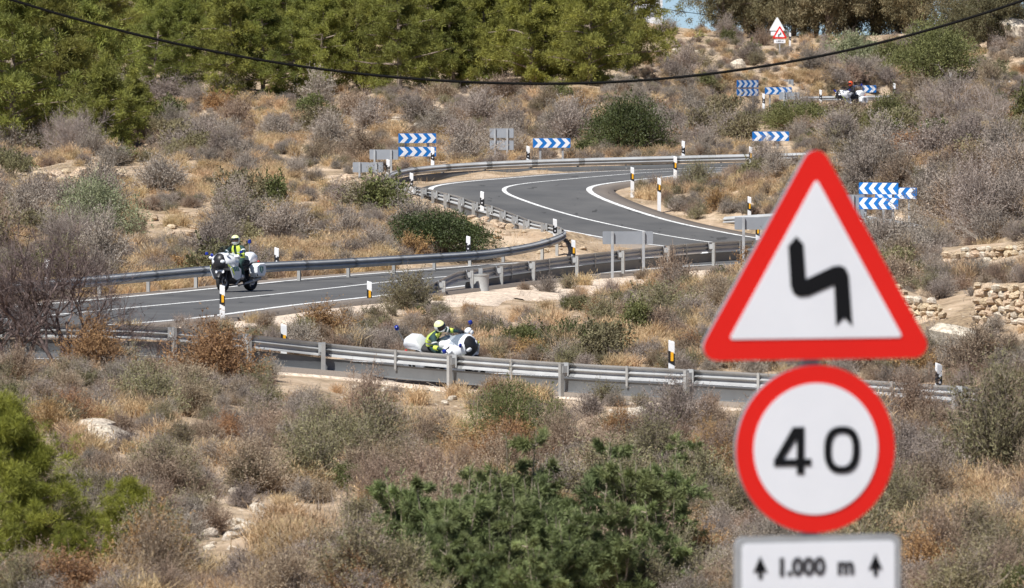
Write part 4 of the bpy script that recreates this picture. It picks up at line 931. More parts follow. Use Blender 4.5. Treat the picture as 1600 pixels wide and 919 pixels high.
bush(820, 545, 130, 46, leaf_shrub(312, 1.2, .8, 34, 260, .06, [M_T_BROWN, M_L_GREEN], shoots=12), 'green bush behind the leaning motorcyclist windscreen', 'wild_bush', Z=164, dim=(1.2, .8))
bush(645, 500, 120, 62, FINE['olive'][0], 'grey brown shrub in front of the sunken guard rail end', 'wild_bush', Z=178, dim=(.6, .75))
bush(500, 545, 150, 52, FINE['rust'][1], 'rusty red scrub patch between marker post and leaning rider', 'wild_bush', Z=166, dim=(.55, .62))
bush(1040, 500, 150, 66, FINE['olive'][1], 'grey olive shrub below the concrete bank end', 'wild_bush', Z=178, dim=(.6, .75))
bush(340, 610, 190, 110, FINE['rust'][0], 'tall rusty tamarisk-like bush hiding part of the front guard rail', 'wild_bush', Z=143, dim=(.55, .62))
bush(150, 615, 150, 80, FINE['rust'][1], 'orange brown bush below the bare trees', 'wild_bush', Z=141, dim=(.55, .62))
bush(235, 670, 130, 80, FINE['olive'][1], 'rounded grey green bush below the orange one', 'wild_bush', Z=132, dim=(.6, .75))
bush(490, 790, 140, 110, FINE['olive'][0], 'dark olive bush with shaded foot on the pale rocky bank', 'wild_bush', Z=112, dim=(.6, .75))
bush(960, 770, 230, 110, FINE['olive'][1], 'wide grey green feathery bush behind the young pines', 'wild_bush', Z=110, dim=(.6, .75))
bush(1560, 790, 190, 180, FINE['olive'][0], 'dark tangled bush in front of the front guard rail near the marker post', 'wild_bush', Z=110, dim=(.6, .75))
bush(1420, 800, 150, 110, FINE['grey'][0], 'grey tangled bush beside the 40 limit disc', 'wild_bush', Z=110, dim=(.62, .66))
# foreground pines
p = ghit(40, 960) or Vector((-7, 92, 2.6)); Zp = 93
def at(x, Z): X = (x-800)/F*Z; return Vector((X, Z, tz(X, Z)))
NP = pine(400, H=2.8, Rr=1.25, clumps=800, per=150, nl=.10, nw=.007, trunk_h=.03, mats=[M_N_NEAR], cs=.17)
tree('pine_tree', NP, at(28, 92), 1.0, 'bright green young pine beside the rocky bank, the largest in the foreground', 'tree')
NP2 = pine(401, H=1.6, Rr=.62, clumps=380, per=140, nl=.09, nw=.007, trunk_h=.0, mats=[M_N_NEAR], cs=.13)
tree('pine_tree', NP2, at(205, 92), .95, 'small bright green pine beside the larger foreground pine', 'tree')
tree('pine_tree', NP2, at(110, 90), .62, 'low bright green pine seedling at the foot of the larger pine', 'tree')
def sapling(seed, H=1.4, leaders=5, mats=None):
    """young dark pine: upright shoots wrapped in needles"""
    rg = np.random.default_rng(seed); mb = MB(); A_, D_, Ln = [], [], []
    for i in range(leaders):
        a = rg.uniform(0, 6.28); r = rg.uniform(0, .34)*H; b = np.array([math.cos(a)*r*.3, math.sin(a)*r*.3, -.05]); e = np.array([math.cos(a)*r, math.sin(a)*r, H*rg.uniform(.5, 1.08)])
        mb.tube([b, (b+e)/2+rg.normal(size=3)*.03, e], [.014, .010, .004], 5, False); A_.append(b+(e-b)*.2); D_.append(e-(b+(e-b)*.2))
        for j in range(9):
            t = rg.uniform(.18, .9); q = b+(e-b)*t; dd = unit(np.r_[rg.normal(size=2), .55+.4*rg.random()])*rg.uniform(.16, .42)*H*(1.1-t*.8); mb.tube([q, q+dd], [.010, .004], 4, False); A_.append(q); D_.append(dd)
            for k in range(3): t2 = rg.uniform(.3, .9); A_.append(q+dd*t2); D_.append(unit(dd+rg.normal(size=3)*.5*np.linalg.norm(dd))*np.linalg.norm(dd)*.5)
    A_, D_ = np.array(A_), np.array(D_); per = 88; n_ = len(A_)*per
    t = rg.uniform(.1, 1.02, n_)[:, None]; c = np.repeat(A_, per, 0)+np.repeat(D_, per, 0)*t; ax = unit(np.repeat(D_, per, 0)); e = unit(ax*.75+unit(rg.normal(size=(n_, 3)))*.8)
    V = diamonds(rg, c, e, rg.uniform(.06, .115, n_), .010); return mb.mesh('trunk', M_T_OLIVE, True), qmesh('crown', [(V, 0)], mats)
SAP = [sapling(420+i, mats=[M_N_DARK]) for i in range(4)]
YL = 'dark green young pine in the thicket beside the 1.000 m plate'
spots = [(640,101,1.0),(560,96,.62),(735,102,1.05),(820,103,1.25),(700,97,.85),(860,98,1.1),(780,96,.95),(930,102,1.15),(1000,101,1.1),(900,94,.85),(960,96,1.0),(1035,97,.85),(620,94,.6),(690,93,.62),(770,92,.75),(845,92,.75),(1045,104,1.0)]
spots += [(660+rnd.uniform(0, 380), rnd.uniform(94, 104), rnd.uniform(.6, 1.05)) for _ in range(16)]
for i, (x, Z, s) in enumerate(spots):
    tree('young_pine', SAP[i % 4], at(x, Z-8), s*1.2, YL, 'tree', YL)
SM = SAP[1]
tree('young_pine', SM, at(480, 93), .3, 'tiny pine seedling on the pale soil beside the young pines', 'tree'); tree('young_pine', SM, at(1128, 93), .3, 'tiny pine seedling in the straw grass by the plate', 'tree')
tree('young_pine', SAP[2], at(1058, 112), .95, 'slim glossy green sapling standing in the grey green bush', 'tree')
# bare trees
BT = [bare_tree(500+i, 2.9, 6, .85, [M_BARE], .045, 5, 4) for i in range(2)]
tree('bare_tree', BT[0], at(110, 144.5), 1.4, 'leafless tree with dense dark twigs standing before the guard rail', 'tree', pn=('trunk', 'branches'))
tree('bare_tree', BT[1], at(20, 143), 1.3, 'leafless tree with thick forked trunk beside the first bare tree', 'tree', pn=('trunk', 'branches'))
tree('bare_tree', BT[0], at(-40, 146), 1.15, 'leafless tree at the edge of the bare thicket', 'tree', pn=('trunk', 'branches'), rz=2)
BB = bare_tree(510, 1.6, 9, 1.2, [M_BARE], .018, 3, 4)
tree('bare_bush', BB, at(240, 145), 1.0, 'thin leafless bush whose stalks cross the front guard rail', 'bush', pn=('trunk', 'branches'))
BB2 = bare_tree(511, 2.2, 16, 1.4, [M_BARE2], .022, 4, 5)
tree('bare_bush', BB2, ghit(118, 245), 1.25, 'grey leafless bush in front of the pine wood', 'bush', pn=('trunk', 'branches'))
tree('bare_bush', BB2, ghit(100, 400), 1.0, 'wide leafless bush below the silvery olive bush', 'bush', pn=('trunk', 'branches'), rz=1)
BT3 = bare_tree(520, 3.2, 8, 1.0, [M_BARE2], .045, 4, 4)
for x, y, s, lb in [(1500, 205, .95, 'leafless tree in front of the small far guard rail'), (1455, 200, .8, 'leafless tree with grey branches beside the yellowish bush'), (1540, 198, .75, 'leafless sprawling tree at the far rail end')]:
    tree('bare_tree', BT3, ghit(x, y), s, lb, 'tree', pn=('trunk', 'branches'))
# ------------------------------------------------------------------ motorcycles and riders
B_WHITE = mat('bike_white', (.80, .81, .82), .25, var=.03, scale=4, spec=.5); B_BLACK = mat('bike_black', (.018, .018, .02), .4, var=.2, scale=6)
B_RUB = mat('tyre_rubber', (.02, .02, .021), .8, var=.2, scale=9); B_MET = mat('engine_metal', (.34, .34, .35), .4, .6, var=.25, scale=9); B_DMET = mat('dark_metal', (.07, .07, .075), .4, .5, var=.2, scale=9)
B_GREEN = mat('stripe_green', (.02, .20, .15), .35, var=.05, scale=5); B_YEL = mat('stripe_yellow', (.62, .74, .05), .4, var=.05, scale=5); B_BLUE = mat('beacon_blue', (.012, .03, .26), .2, var=.1, scale=9)
B_RED = mat('lamp_red', (.55, .02, .02), .25, var=.1, scale=9); B_LAMP = mat('lamp_clear', (.75, .77, .78), .12, var=.05, scale=9, spec=.8)
B_SEAT = mat('bike_seat', (.025, .025, .027), .75, var=.2, scale=7)
def glass_mat():
    m = bpy.data.materials.new('windscreen'); m.use_nodes = True; N = m.node_tree.nodes; L = m.node_tree.links
    t = N.new('ShaderNodeBsdfTransparent'); t.inputs[0].default_value = (.70, .73, .76, 1); g_ = N.new('ShaderNodeBsdfGlossy'); g_.inputs['Roughness'].default_value = .08
    x = N.new('ShaderNodeMixShader'); x.inputs[0].default_value = .07; L.new(t.outputs[0], x.inputs[1]); L.new(g_.outputs[0], x.inputs[2]); L.new(x.outputs[0], N['Material Output'].inputs[0]); return m
B_GLASS = glass_mat()
def sring(x, zc, w, h, e=2.6, n=18, top=1.0):
    """super-ellipse ring across the bike at station x"""
    o = []
    for k in range(n):
        a = 2*math.pi*k/n; c_, s_ = math.cos(a), math.sin(a)
        yy = w*math.copysign(abs(c_)**(2/e), c_); zz = h*math.copysign(abs(s_)**(2/e), s_)
        if s_ > 0: yy *= 1-(1-top)*abs(s_)
        o.append((x, yy, zc+zz))
    return o
def wheel(parent, x, r, w, name='wheel'):
    n = 36
    def rg_(rad, y): return [(rad*math.cos(2*math.pi*k/n), y, rad*math.sin(2*math.pi*k/n)) for k in range(n)]
    rim = MB(); rim.loft([rg_(r*.70, -w*.42), rg_(r*.74, -w*.40), rg_(r*.70, 0), rg_(r*.74, w*.40), rg_(r*.70, w*.42), rg_(r*.66, w*.3), rg_(r*.66, -w*.3), rg_(r*.70, -w*.42)], False)
    for k in range(10):
        a = 2*math.pi*k/10+(.12 if k % 2 else -.12); rim.tube([(r*.12*math.cos(a), 0, r*.12*math.sin(a)), (r*.69*math.cos(a), 0, r*.69*math.sin(a))], .012, 6)
    rim.tube([(0, -w*.5, 0), (0, w*.5, 0)], .045, 12)
    o = rim.build(name, B_DMET, parent, True); o.location = (x, 0, r)
    prof = [(r*.72, -w*.42), (r*.84, -w*.50), (r*.93, -w*.44), (r*.985, -w*.25), (r, 0), (r*.985, w*.25), (r*.93, w*.44), (r*.84, w*.5), (r*.72, w*.42)]
    MB().loft([rg_(a, b) for a, b in prof]+[rg_(*prof[0])], False).build('tyre', B_RUB, o, True)
    for s in (-1, 1):
        d_ = MB(); d_.loft([rg_(r*.30, s*w*.44), rg_(r*.50, s*w*.44), rg_(r*.50, s*w*.48), rg_(r*.30, s*w*.48), rg_(r*.30, s*w*.44)], False); d_.build('brake_disc', B_MET, o, True)
    return o
def motorcycle(label, stripe='green'):
    root = empty('motorcycle', (0, 0, 0), 0, label, 'motorcycle')
    wheel(root, .76, .305, .125); wheel(root, -.74, .315, .18)
    f = MB()
    for s in (-1, 1): f.tube([(.76, s*.085, .305), (.56, s*.085, .86)], [.032, .027], 10)
    f.box((.60, 0, .74), (.10, .22, .05)); f.build('fork', B_DMET, root, True)
    fe = MB(); rows = []
    for k in range(9):
        a = R(25+k*15); rows.append([(.76+.335*math.cos(a)+dx, y, .305+.335*math.sin(a)+dz) for y, dx, dz in ((-.085, -.05*math.cos(a), -.05*math.sin(a)), (-.07, 0, 0), (0, .02*math.cos(a), .02*math.sin(a)), (.07, 0, 0), (.085, -.05*math.cos(a), -.05*math.sin(a)), (.07, -.02*math.cos(a), -.02*math.sin(a)), (-.07, -.02*math.cos(a), -.02*math.sin(a)))])
    fe.loft(rows).build('front_mudguard', B_BLACK, root, True)
    # main fairing: nose, cheeks, tank cover
    MB().loft([sring(1.03, .86, .05, .07), sring(1.01, .88, .12, .14, top=.7), sring(.95, .90, .20, .20, top=.7), sring(.88, .91, .24, .24, top=.7)]).build('nose', B_BLACK, root, True)
    fa = MB().loft([sring(.93, .93, .17, .13, top=.7), sring(.89, .93, .26, .18, top=.72), sring(.80, .93, .325, .23, top=.7), sring(.66, .90, .37, .27, top=.66), sring(.48, .88, .36, .26, top=.6), sring(.28, .87, .29, .22, top=.6), sring(.10, .86, .22, .17, top=.7)]).build('fairing', B_WHITE, root, True, R(50))
    for s in (-1, 1):
        # lower side panel with stripes
        sp = [(.86, .70), (.72, .42), (.52, .34), (.28, .40), (.30, .66), (.55, .78)]
        q = MB().add([(u, s*(.37-.10*max(0, .55-w_)), w_) for u, w_ in sp]+[(u, s*(.335-.10*max(0, .55-w_)), w_) for u, w_ in sp], [tuple(range(6)), tuple(range(11, 5, -1))]+[(i, 6+i, 6+(i+1) % 6, (i+1) % 6) for i in range(6)])
        pn = q.build('side_panel', B_WHITE, root)
        for k in range(4):
            x0 = .40+k*.09; MB().add([(x0, s*.374, .60), (x0+.05, s*.374, .60), (x0+.12, s*.376, .735), (x0+.07, s*.376, .735), (x0, s*.366, .60), (x0+.05, s*.366, .60), (x0+.12, s*.368, .735), (x0+.07, s*.368, .735)], [(0, 1, 2, 3), (7, 6, 5, 4), (0, 4, 5, 1), (1, 5, 6, 2), (2, 6, 7, 3), (3, 7, 4, 0)]).build('stripe', B_GREEN if stripe == 'green' else B_BLACK, pn)
        # intake and headlamp
        MB().ell((.955, s*.14, .90), (.05, .085, .06), 12, 8, Matrix.Rotation(s*.5, 3, 'Z')).build('headlamp', B_LAMP, root, True)
        MB().add([(.97, s*.05, .80), (.90, s*.27, .84), (.86, s*.30, .70), (.94, s*.06, .70), (.93, s*.05, .80), (.86, s*.25, .84), (.82, s*.28, .70), (.90, s*.06, .70)], [(0, 1, 2, 3), (7, 6, 5, 4), (0, 4, 5, 1), (1, 5, 6, 2), (2, 6, 7, 3), (3, 7, 4, 0)]).build('air_intake', B_BLACK, root)
        ys = MB().tube([(.90, s*.31, .80), (.78, s*.372, .66), (.70, s*.385, .50)], [.012, .018, .010], 6).build('yellow_trim', B_YEL, root, True)
        # mirror with blue beacon
        mr = MB().ell((.60, s*.44, 1.03), (.085, .10, .06), 12, 8).tube([(.60, s*.34, .98), (.60, s*.42, 1.02)], .02, 8).build('mirror', B_WHITE, root, True)
        MB().tube([(.62, s*.50, 1.05), (.62, s*.60, 1.13)], .012, 6).build('beacon_stalk', B_BLACK, mr, True)
        MB().tube([(.62, s*.60, 1.12), (.62, s*.60, 1.14), (.62, s*.60, 1.19), (.62, s*.60, 1.20)], [.05, .055, .045, .02], 12).build('beacon', B_BLUE, mr, True)
        # front spot
        MB().ell((.86, s*.27, 1.10), (.03, .055, .055), 12, 8).build('spot_lamp', B_LAMP, root, True) if s > 0 else MB().ell((.86, s*.27, 1.10), (.03, .055, .055), 12, 8).build('spot_lamp', B_BLUE, root, True)
        # cylinder head of the flat twin
        MB().ell((.24, s*.34, .42), (.10, .07, .085), 12, 8).box((.24, s*.24, .42), (.16, .16, .14)).build('cylinder', B_MET, root, True)
        MB().tube([(.30, s*.30, .36), (.36, s*.22, .22), (.15, s*.15, .18), (-.2, s*.15, .20)], .025, 8).build('exhaust_header', B_MET, root, True)
        MB().tube([(-.02, s*.20, .33), (-.02, s*.34, .33)], .018, 8).build('footrest', B_DMET, root)
        # panniers
        pr = [(-.96, .50), (-.98, .66), (-.92, .80), (-.60, .80), (-.42, .72), (-.40, .52), (-.50, .40), (-.86, .40)]
        pk = []
        for yy, k in ((.18, .94), (.22, 1.0), (.40, 1.0), (.455, .84)): pk.append([(-.69+(u+.69)*k, s*yy, .60+(w_-.60)*k) for u, w_ in pr])
        pc_ = MB().loft(pk).build('pannier', B_WHITE, root, True, R(35))
        MB().add([(-.90, s*.447, .47), (-.46, s*.447, .47), (-.50, s*.43, .42), (-.84, s*.43, .42), (-.90, s*.36, .47), (-.46, s*.36, .47), (-.50, s*.36, .42), (-.84, s*.36, .42)], [(0, 1, 2, 3), (4, 7, 6, 5), (0, 4, 5, 1), (2, 6, 7, 3), (0, 3, 7, 4), (1, 5, 6, 2)]).build('pannier_base', B_BLACK, pc_)
        sh = [(-.10, .09), (.10, .09), (.09, -.03), (0, -.11), (-.09, -.03)]
        MB().poly([(-.68+u, .61+w_) for u, w_ in sh], s*.452, s*.464).build('emblem', B_GREEN if stripe == 'green' else B_BLACK, pc_)
        MB().poly([(-.68+u, .60+w_) for u, w_ in [(-.012, .07), (.03, .07), (.012, -.05), (-.02, -.05)]], s*.465, s*.468).build('emblem_bar', B_WHITE, pc_)
        MB().box((-.90, s*.23, .86), (.04, .06, .04)).build('indicator', B_RED, root)
    # screen
    sc = MB(); rows = []
    for k in range(7):
        t = k/6; x = .90-.36*t; z = 1.04+.32*t; w_ = .25-.06*t+.02*math.sin(3*t)
        rows.append([(x-.10*(abs(u)**2), w_*u, z) for u in np.linspace(-1, 1, 9)]+[(x-.10*(abs(u)**2)-.008, w_*u, z-.004) for u in np.linspace(1, -1, 9)])
    sc.loft(rows).build('windscreen', B_GLASS, root, True)
    MB().loft([sring(.80, 1.02, .20, .06), sring(.62, 1.06, .24, .07), sring(.52, 1.05, .18, .05)]).build('instrument_hood', B_BLACK, root, True)
    MB().poly(rrect(.30, .09, .03, 3, 0, .61), .88, .90, 'x').build('front_plate', B_WHITE, root)
    MB().loft([sring(.44, .97, .16, .10), sring(.25, .99, .21, .14), sring(.02, .94, .20, .12), sring(-.10, .86, .13, .07)]).build('tank', B_WHITE, root, True)
    MB().loft([sring(.02, .80, .12, .06), sring(-.12, .80, .17, .07), sring(-.38, .82, .19, .075), sring(-.52, .86, .18, .07)]).build('seat', B_SEAT, root, True)
    MB().loft([sring(-.48, .84, .19, .09), sring(-.60, .96, .20, .17), sring(-.82, .98, .19, .17), sring(-.98, .95, .15, .12)]).build('tail_box', B_WHITE, root, True, R(50))
    MB().box((-1.0, 0, .95), (.05, .2, .07)).build('tail_lamp', B_RED, root)
    MB().tube([(-.94, -.12, .9), (-1.0, -.12, 1.42)], .012, 8).build('beacon_mast', B_MET, root); MB().tube([(-1.0, -.12, 1.40), (-1.0, -.12, 1.42), (-1.0, -.12, 1.49), (-1.0, -.12, 1.51)], [.05, .055, .05, .02], 14).build('beacon', B_BLUE, root, True)
    MB().loft([sring(.56, .50, .16, .20), sring(.30, .46, .20, .24), sring(.0, .44, .20, .22), sring(-.20, .46, .14, .16)]).build('engine', B_DMET, root, True)
    MB().loft([sring(-.10, .66, .14, .16), sring(-.40, .70, .15, .12), sring(-.7, .78, .14, .08)]).build('frame_cover', B_BLACK, root, True)
    MB().tube([(-.15, -.10, .36), (-.74, -.12, .315)], [.06, .05], 10).build('swing_arm', B_DMET, root, True)
    MB().tube([(-.15, .17, .22), (-.45, .2, .27), (-.5, .21, .28), (-.92, .24, .36)], [.03, .05, .065, .055], 12).build('silencer', B_MET, root, True)
    hb = MB().tube([(.42, -.40, 1.00), (.50, -.22, 1.04), (.52, 0, 1.02), (.50, .22, 1.04), (.42, .40, 1.00)], .016, 8).build('handlebar', B_BLACK, root, True)
    for s in (-1, 1): MB().tube([(.47, s*.30, 1.02), (.415, s*.41, .998)], .021, 8).build('grip', B_RUB, hb, True)
    return root
# rider: one continuous skinned body, clothing as children
C_GREEN = mat('uniform_green', (.022, .055, .050), .8, var=.15, scale=6); C_GLOVE = mat('black_leather', (.014, .014, .015), .6, var=.2, scale=6); C_SKIN = mat('skin', (.48, .28, .19), .6, var=.06, scale=9)
C_VEST = mat('hivis_yellow', (.62, .74, .10), .6, var=.06, scale=6); C_REFL = mat('reflective_tape', (.70, .72, .70), .4, var=.05, scale=6); C_HELW = mat('helmet_white', (.82, .82, .78), .25, var=.02, scale=4); C_HELY = mat('helmet_yellow', (.84, .88, .42), .25, var=.02, scale=4)
C_VISOR = mat('visor', (.02, .02, .022), .12, var=.1, scale=4); C_BLACKJ = mat('black_jacket', (.018, .018, .022), .7, var=.2, scale=6); C_ORANGE = mat('helmet_orange', (.75, .10, .03), .25, var=.05, scale=5)
def skin_body(joints, edges, mats, matfn, name='body'):
    me_ = bpy.data.meshes.new('skel'); me_.from_pydata([j[0] for j in joints], edges, []); o = bpy.data.objects.new('skel', me_); C.objects.link(o)
    md = o.modifiers.new('skin', 'SKIN'); ly = me_.skin_vertices[0].data if me_.skin_vertices else None
    if ly is None:
        bm = bmesh.new(); bm.from_mesh(me_); bm.verts.layers.skin.verify(); bm.to_mesh(me_); bm.free(); ly = me_.skin_vertices[0].data
    for i, j in enumerate(joints):
        r_ = j[1]; ly[i].radius = (r_, r_) if not hasattr(r_, '__len__') else r_; ly[i].use_root = (i == 0)
    md.use_smooth_shade = True; md.branch_smoothing = .4
    sb = o.modifiers.new('sub', 'SUBSURF'); sb.levels = 2; sb.render_levels = 2
    bpy.context.view_layer.update(); m2 = bpy.data.meshes.new_from_object(o.evaluated_get(bpy.context.evaluated_depsgraph_get())); bpy.data.objects.remove(o)
    m2.materials.clear()
    for x in mats: m2.materials.append(x)
    for p_ in m2.polygons: p_.material_index = matfn(p_.center); p_.use_smooth = True
    m2.name = name; return m2
def rider(label, far=False, turn=0.0, crouch=0.0):
    root = empty('person', (0, 0, 0), 0, label, 'person')
    J = []; E = []
    def j(p, r_): J.append((p, r_)); return len(J)-1
    c0 = crouch            # torso pitched forward
    pel = j((-.22, 0, .93), (.155, .135)); ab = j((-.20+.05*c0, 0, 1.06), (.15, .125)); ch = j((-.14+.16*c0, 0, 1.22-.04*c0), (.175, .135)); ns = j((-.09+.25*c0, 0, 1.34-.07*c0), (.10, .09)); nk = j((-.07+.29*c0, 0, 1.40-.08*c0), .062); hd = j((-.04+.34*c0, 0, 1.49-.09*c0), .088); ht = j((-.04+.35*c0, 0, 1.56-.09*c0), .07)
    E += [(pel, ab), (ab, ch), (ch, ns), (ns, nk), (nk, hd), (hd, ht)]
    for s in (-1, 1):
        sh = j((-.10+.22*c0, s*.20, 1.30-.06*c0), .078); ua = j((.01+.15*c0, s*.29, 1.17-.04*c0), .062); el = j((.10+.08*c0, s*.35, 1.08-.02*c0), .050); fo = j((.26, s*.37, 1.06), .044); wr = j((.37, s*.375, 1.042), .033); pm = j((.425, s*.385, 1.03), .036); E += [(ch, sh), (sh, ua), (ua, el), (el, fo), (fo, wr), (wr, pm)]
        for k in range(4):
            a = j((.46, s*(.345+.024*k), 1.022), .011); b = j((.478, s*(.345+.024*k), .995), .010); c_ = j((.452, s*(.345+.024*k), .975-.002*abs(k-1)), .009); E += [(pm, a), (a, b), (b, c_)]
        t1 = j((.42, s*.335, 1.005), .012); t2 = j((.45, s*.325, .98), .010); E += [(pm, t1), (t1, t2)]
        hp = j((-.17, s*.12, .89), .095); th = j((.04, s*.21, .87), .085); kn = j((.22, s*.27, .81), .068); cf = j((.10, s*.27, .62), .060); an = j((-.02, s*.255, .40), .046); he = j((-.05, s*.255, .34), .045); to = j((.15, s*.27, .335), .038); E += [(pel, hp), (hp, th), (th, kn), (kn, cf), (cf, an), (an, he), (he, to)]
    def mf(c_):
        if c_.z > 1.42-.08*c0 and abs(c_.y) < .12: return 2
        if c_.z < .50 or c_.x > .375 and c_.z > .96: return 1
        return 0
    link('body', skin_body(J, E, [C_BLACKJ if far else C_GREEN, C_GLOVE, C_SKIN], mf), root)
    if not far:
        # waistcoat with open front, slightly proud of the body
        rows = []
        for x, z, w_, d_ in ((-.215+.02*c0, .97, .185, .165), (-.20+.05*c0, 1.07, .182, .155), (-.165+.13*c0, 1.17-.02*c0, .20, .165), (-.135+.19*c0, 1.26-.05*c0, .205, .155), (-.105+.23*c0, 1.32-.06*c0, .17, .12), (-.09+.26*c0, 1.36-.07*c0, .12, .10)):
            rows.append([(x+d_*math.cos(a), w_*math.sin(a), z) for a in np.linspace(R(14), R(346), 22)]+[(x+(d_-.012)*math.cos(a), (w_-.012)*math.sin(a), z) for a in np.linspace(R(346), R(14), 22)])
        v = MB().loft(rows).build('hivis_vest', C_VEST, root, True)
        for z, x, w_, d_ in ((1.03, -.208+.04*c0, .186, .166), (1.14-.02*c0, -.177+.11*c0, .197, .166)):
            rows = [[(x+d_*math.cos(a)+e*math.cos(a), (w_+e)*math.sin(a), z+dz) for a in np.linspace(R(16), R(344), 22)] for dz, e in ((0, .003), (.045, .005))]
            n_ = 22; MB().add(rows[0]+rows[1], [(i, i+1, n_+i+1, n_+i) for i in range(n_-1)]).build('reflective_band', C_REFL, v)
        for s in (-1, 1):       # yellow cuffs and upper sleeve bands
            MB().tube([(.13, s*.353, 1.077), (.24, s*.367, 1.062)], [.062, .056], 12).build('sleeve_band', C_VEST, root, True)
            MB().tube([(-.015+.17*c0, s*.27, 1.20-.045*c0), (.005+.155*c0, s*.287, 1.175-.04*c0)], [.074, .073], 12).build('arm_band', C_REFL, root, True)
    # helmet: shell with face opening, visor, chin bar
    hel = MB(); M3 = Matrix.Rotation(turn, 3, 'Z'); cen = Vector((-.04+.34*c0, 0, 1.515-.09*c0)); nu, nv = 28, 18
    def hp_(t, p_, k=1): 
        v = Vector((.145*k*math.sin(t)*math.cos(p_), .128*k*math.sin(t)*math.sin(p_), .148*k*math.cos(t)))
        if v.z < 0: v.x += .02*(-v.z/.15) if v.x > 0 else 0
        return M3 @ v+cen
    vs = [hp_(math.pi*.94*j_/nv, 2*math.pi*i/nu) for j_ in range(nv+1) for i in range(nu)]; fs = []
    for j_ in range(nv):
        for i in range(nu):
            p_ = 2*math.pi*(i+.5)/nu; t = math.pi*.94*(j_+.5)/nv; pp = (p_+math.pi) % (2*math.pi)-math.pi
            if abs(pp) < R(62) and R(72) < t < R(112): continue
            fs.append((j_*nu+i, (j_+1)*nu+i, (j_+1)*nu+(i+1) % nu, j_*nu+(i+1) % nu))
    shell = hel.add(vs, fs).build('helmet', C_ORANGE if far else C_HELW, root, True)
    if not far:
        cap = [hp_(R(4)+R(62)*j_/8, R(-128)+R(256)*i/20, 1.02) for j_ in range(9) for i in range(21)]
        MB().add(cap, [(j_*21+i, (j_+1)*21+i, (j_+1)*21+i+1, j_*21+i+1) for j_ in range(8) for i in range(20)]).build('helmet_top', C_HELY, shell, True)
    vz = [hp_(R(68)+R(22)*j_/4, R(-66)+R(132)*i/14, 1.035) for j_ in range(5) for i in range(15)]
    MB().add(vz, [(j_*15+i, (j_+1)*15+i, (j_+1)*15+i+1, j_*15+i+1) for j_ in range(4) for i in range(14)]).build('visor', C_VISOR, shell, True)
    # the face in the opening: nose, eyes
    MB().ell(M3 @ Vector((.098, 0, -.022))+cen, (.022, .014, .026), 8, 6).build('nose', C_SKIN, root, True)
    for s in (-1, 1): MB().ell(M3 @ Vector((.084, s*.032, .006))+cen, (.012, .016, .009), 8, 6).build('eye', C_VISOR, root, True)
    return root
def place(bike, man, X, Y, z, head, lean):
    """head: direction of travel in the ground plane; lean: to the rider's right"""
    a = math.atan2(head[1], head[0]); M_ = Matrix.Translation((X, Y, z)) @ Matrix.Rotation(a, 4, 'Z') @ Matrix.Rotation(lean, 4, 'X')
    bike.matrix_world = M_; man.matrix_world = M_
b1 = motorcycle('white police style motorcycle with green stripes riding upright on the road'); r1 = rider('motorcyclist sitting upright in yellow helmet and hi-vis vest', turn=.25)
i1 = int(np.argmin((RC[:, 0]+6.55)**2+(RC[:, 1]-187.6)**2)); h1 = RT[i1]; q1 = RC[i1, :2]-RN[i1]*1.75
place(b1, r1, q1[0], q1[1], RC[i1, 2]+.006, np.array([-.50, -.87]), R(3))
b2 = motorcycle('white motorcycle with blue beacon mast leaning hard behind the front guard rail', 'black'); r2 = rider('motorcyclist leaning into the bend in white and yellow helmet', turn=-.25, crouch=.75)
i2 = int(np.argmin((RC[:, 0]+.55)**2+(RC[:, 1]-153.5)**2+1e6*(RS < 200))); h2 = RT[i2]; q2 = RC[i2, :2]-RN[i2]*1.7
place(b2, r2, q2[0], q2[1], RC[i2, 2]+.01, Matrix.Rotation(R(-11), 2) @ Vector(h2), R(33))
b3 = motorcycle('far white motorcycle half hidden by bushes on the top bend', 'black'); r3 = rider('far rider in black jacket and red orange helmet on the top bend', far=True)
place(b3, r3, pix(1329, 0, 354).x, 354, 7.4, (-.75, -.65), R(2))
# ------------------------------------------------------------------ stones, walls, cable, far building
M_STONE = mat('limestone', (.52, .42, .30), .9, col2=(.40, .29, .185), scale=3, fine=12, bump=.5, hue=.18)
M_STONEW = mat('pale_limestone', (.60, .54, .44), .9, col2=(.46, .38, .29), scale=3, fine=12, bump=.5, hue=.12)
def rock_mesh(seed, m, nu=7, nv=5):
    rg = np.random.default_rng(seed); mb = MB(); mb.ell((0, 0, 0), (.5, .5, .5), nu, nv)
    ax = unit(rg.normal(size=(9, 3))); lim = rg.uniform(.28, .46, 9); V = np.array(mb.v)
    for a_, l_ in zip(ax, lim):
        dd = V @ a_; V = V-np.maximum(dd-l_, 0)[:, None]*a_
    mb.v = [tuple(v) for v in V]; return mb.mesh('stone', m)
STN = [rock_mesh(600+i, M_STONE) for i in range(8)]; STW = [rock_mesh(620+i, M_STONEW) for i in range(5)]
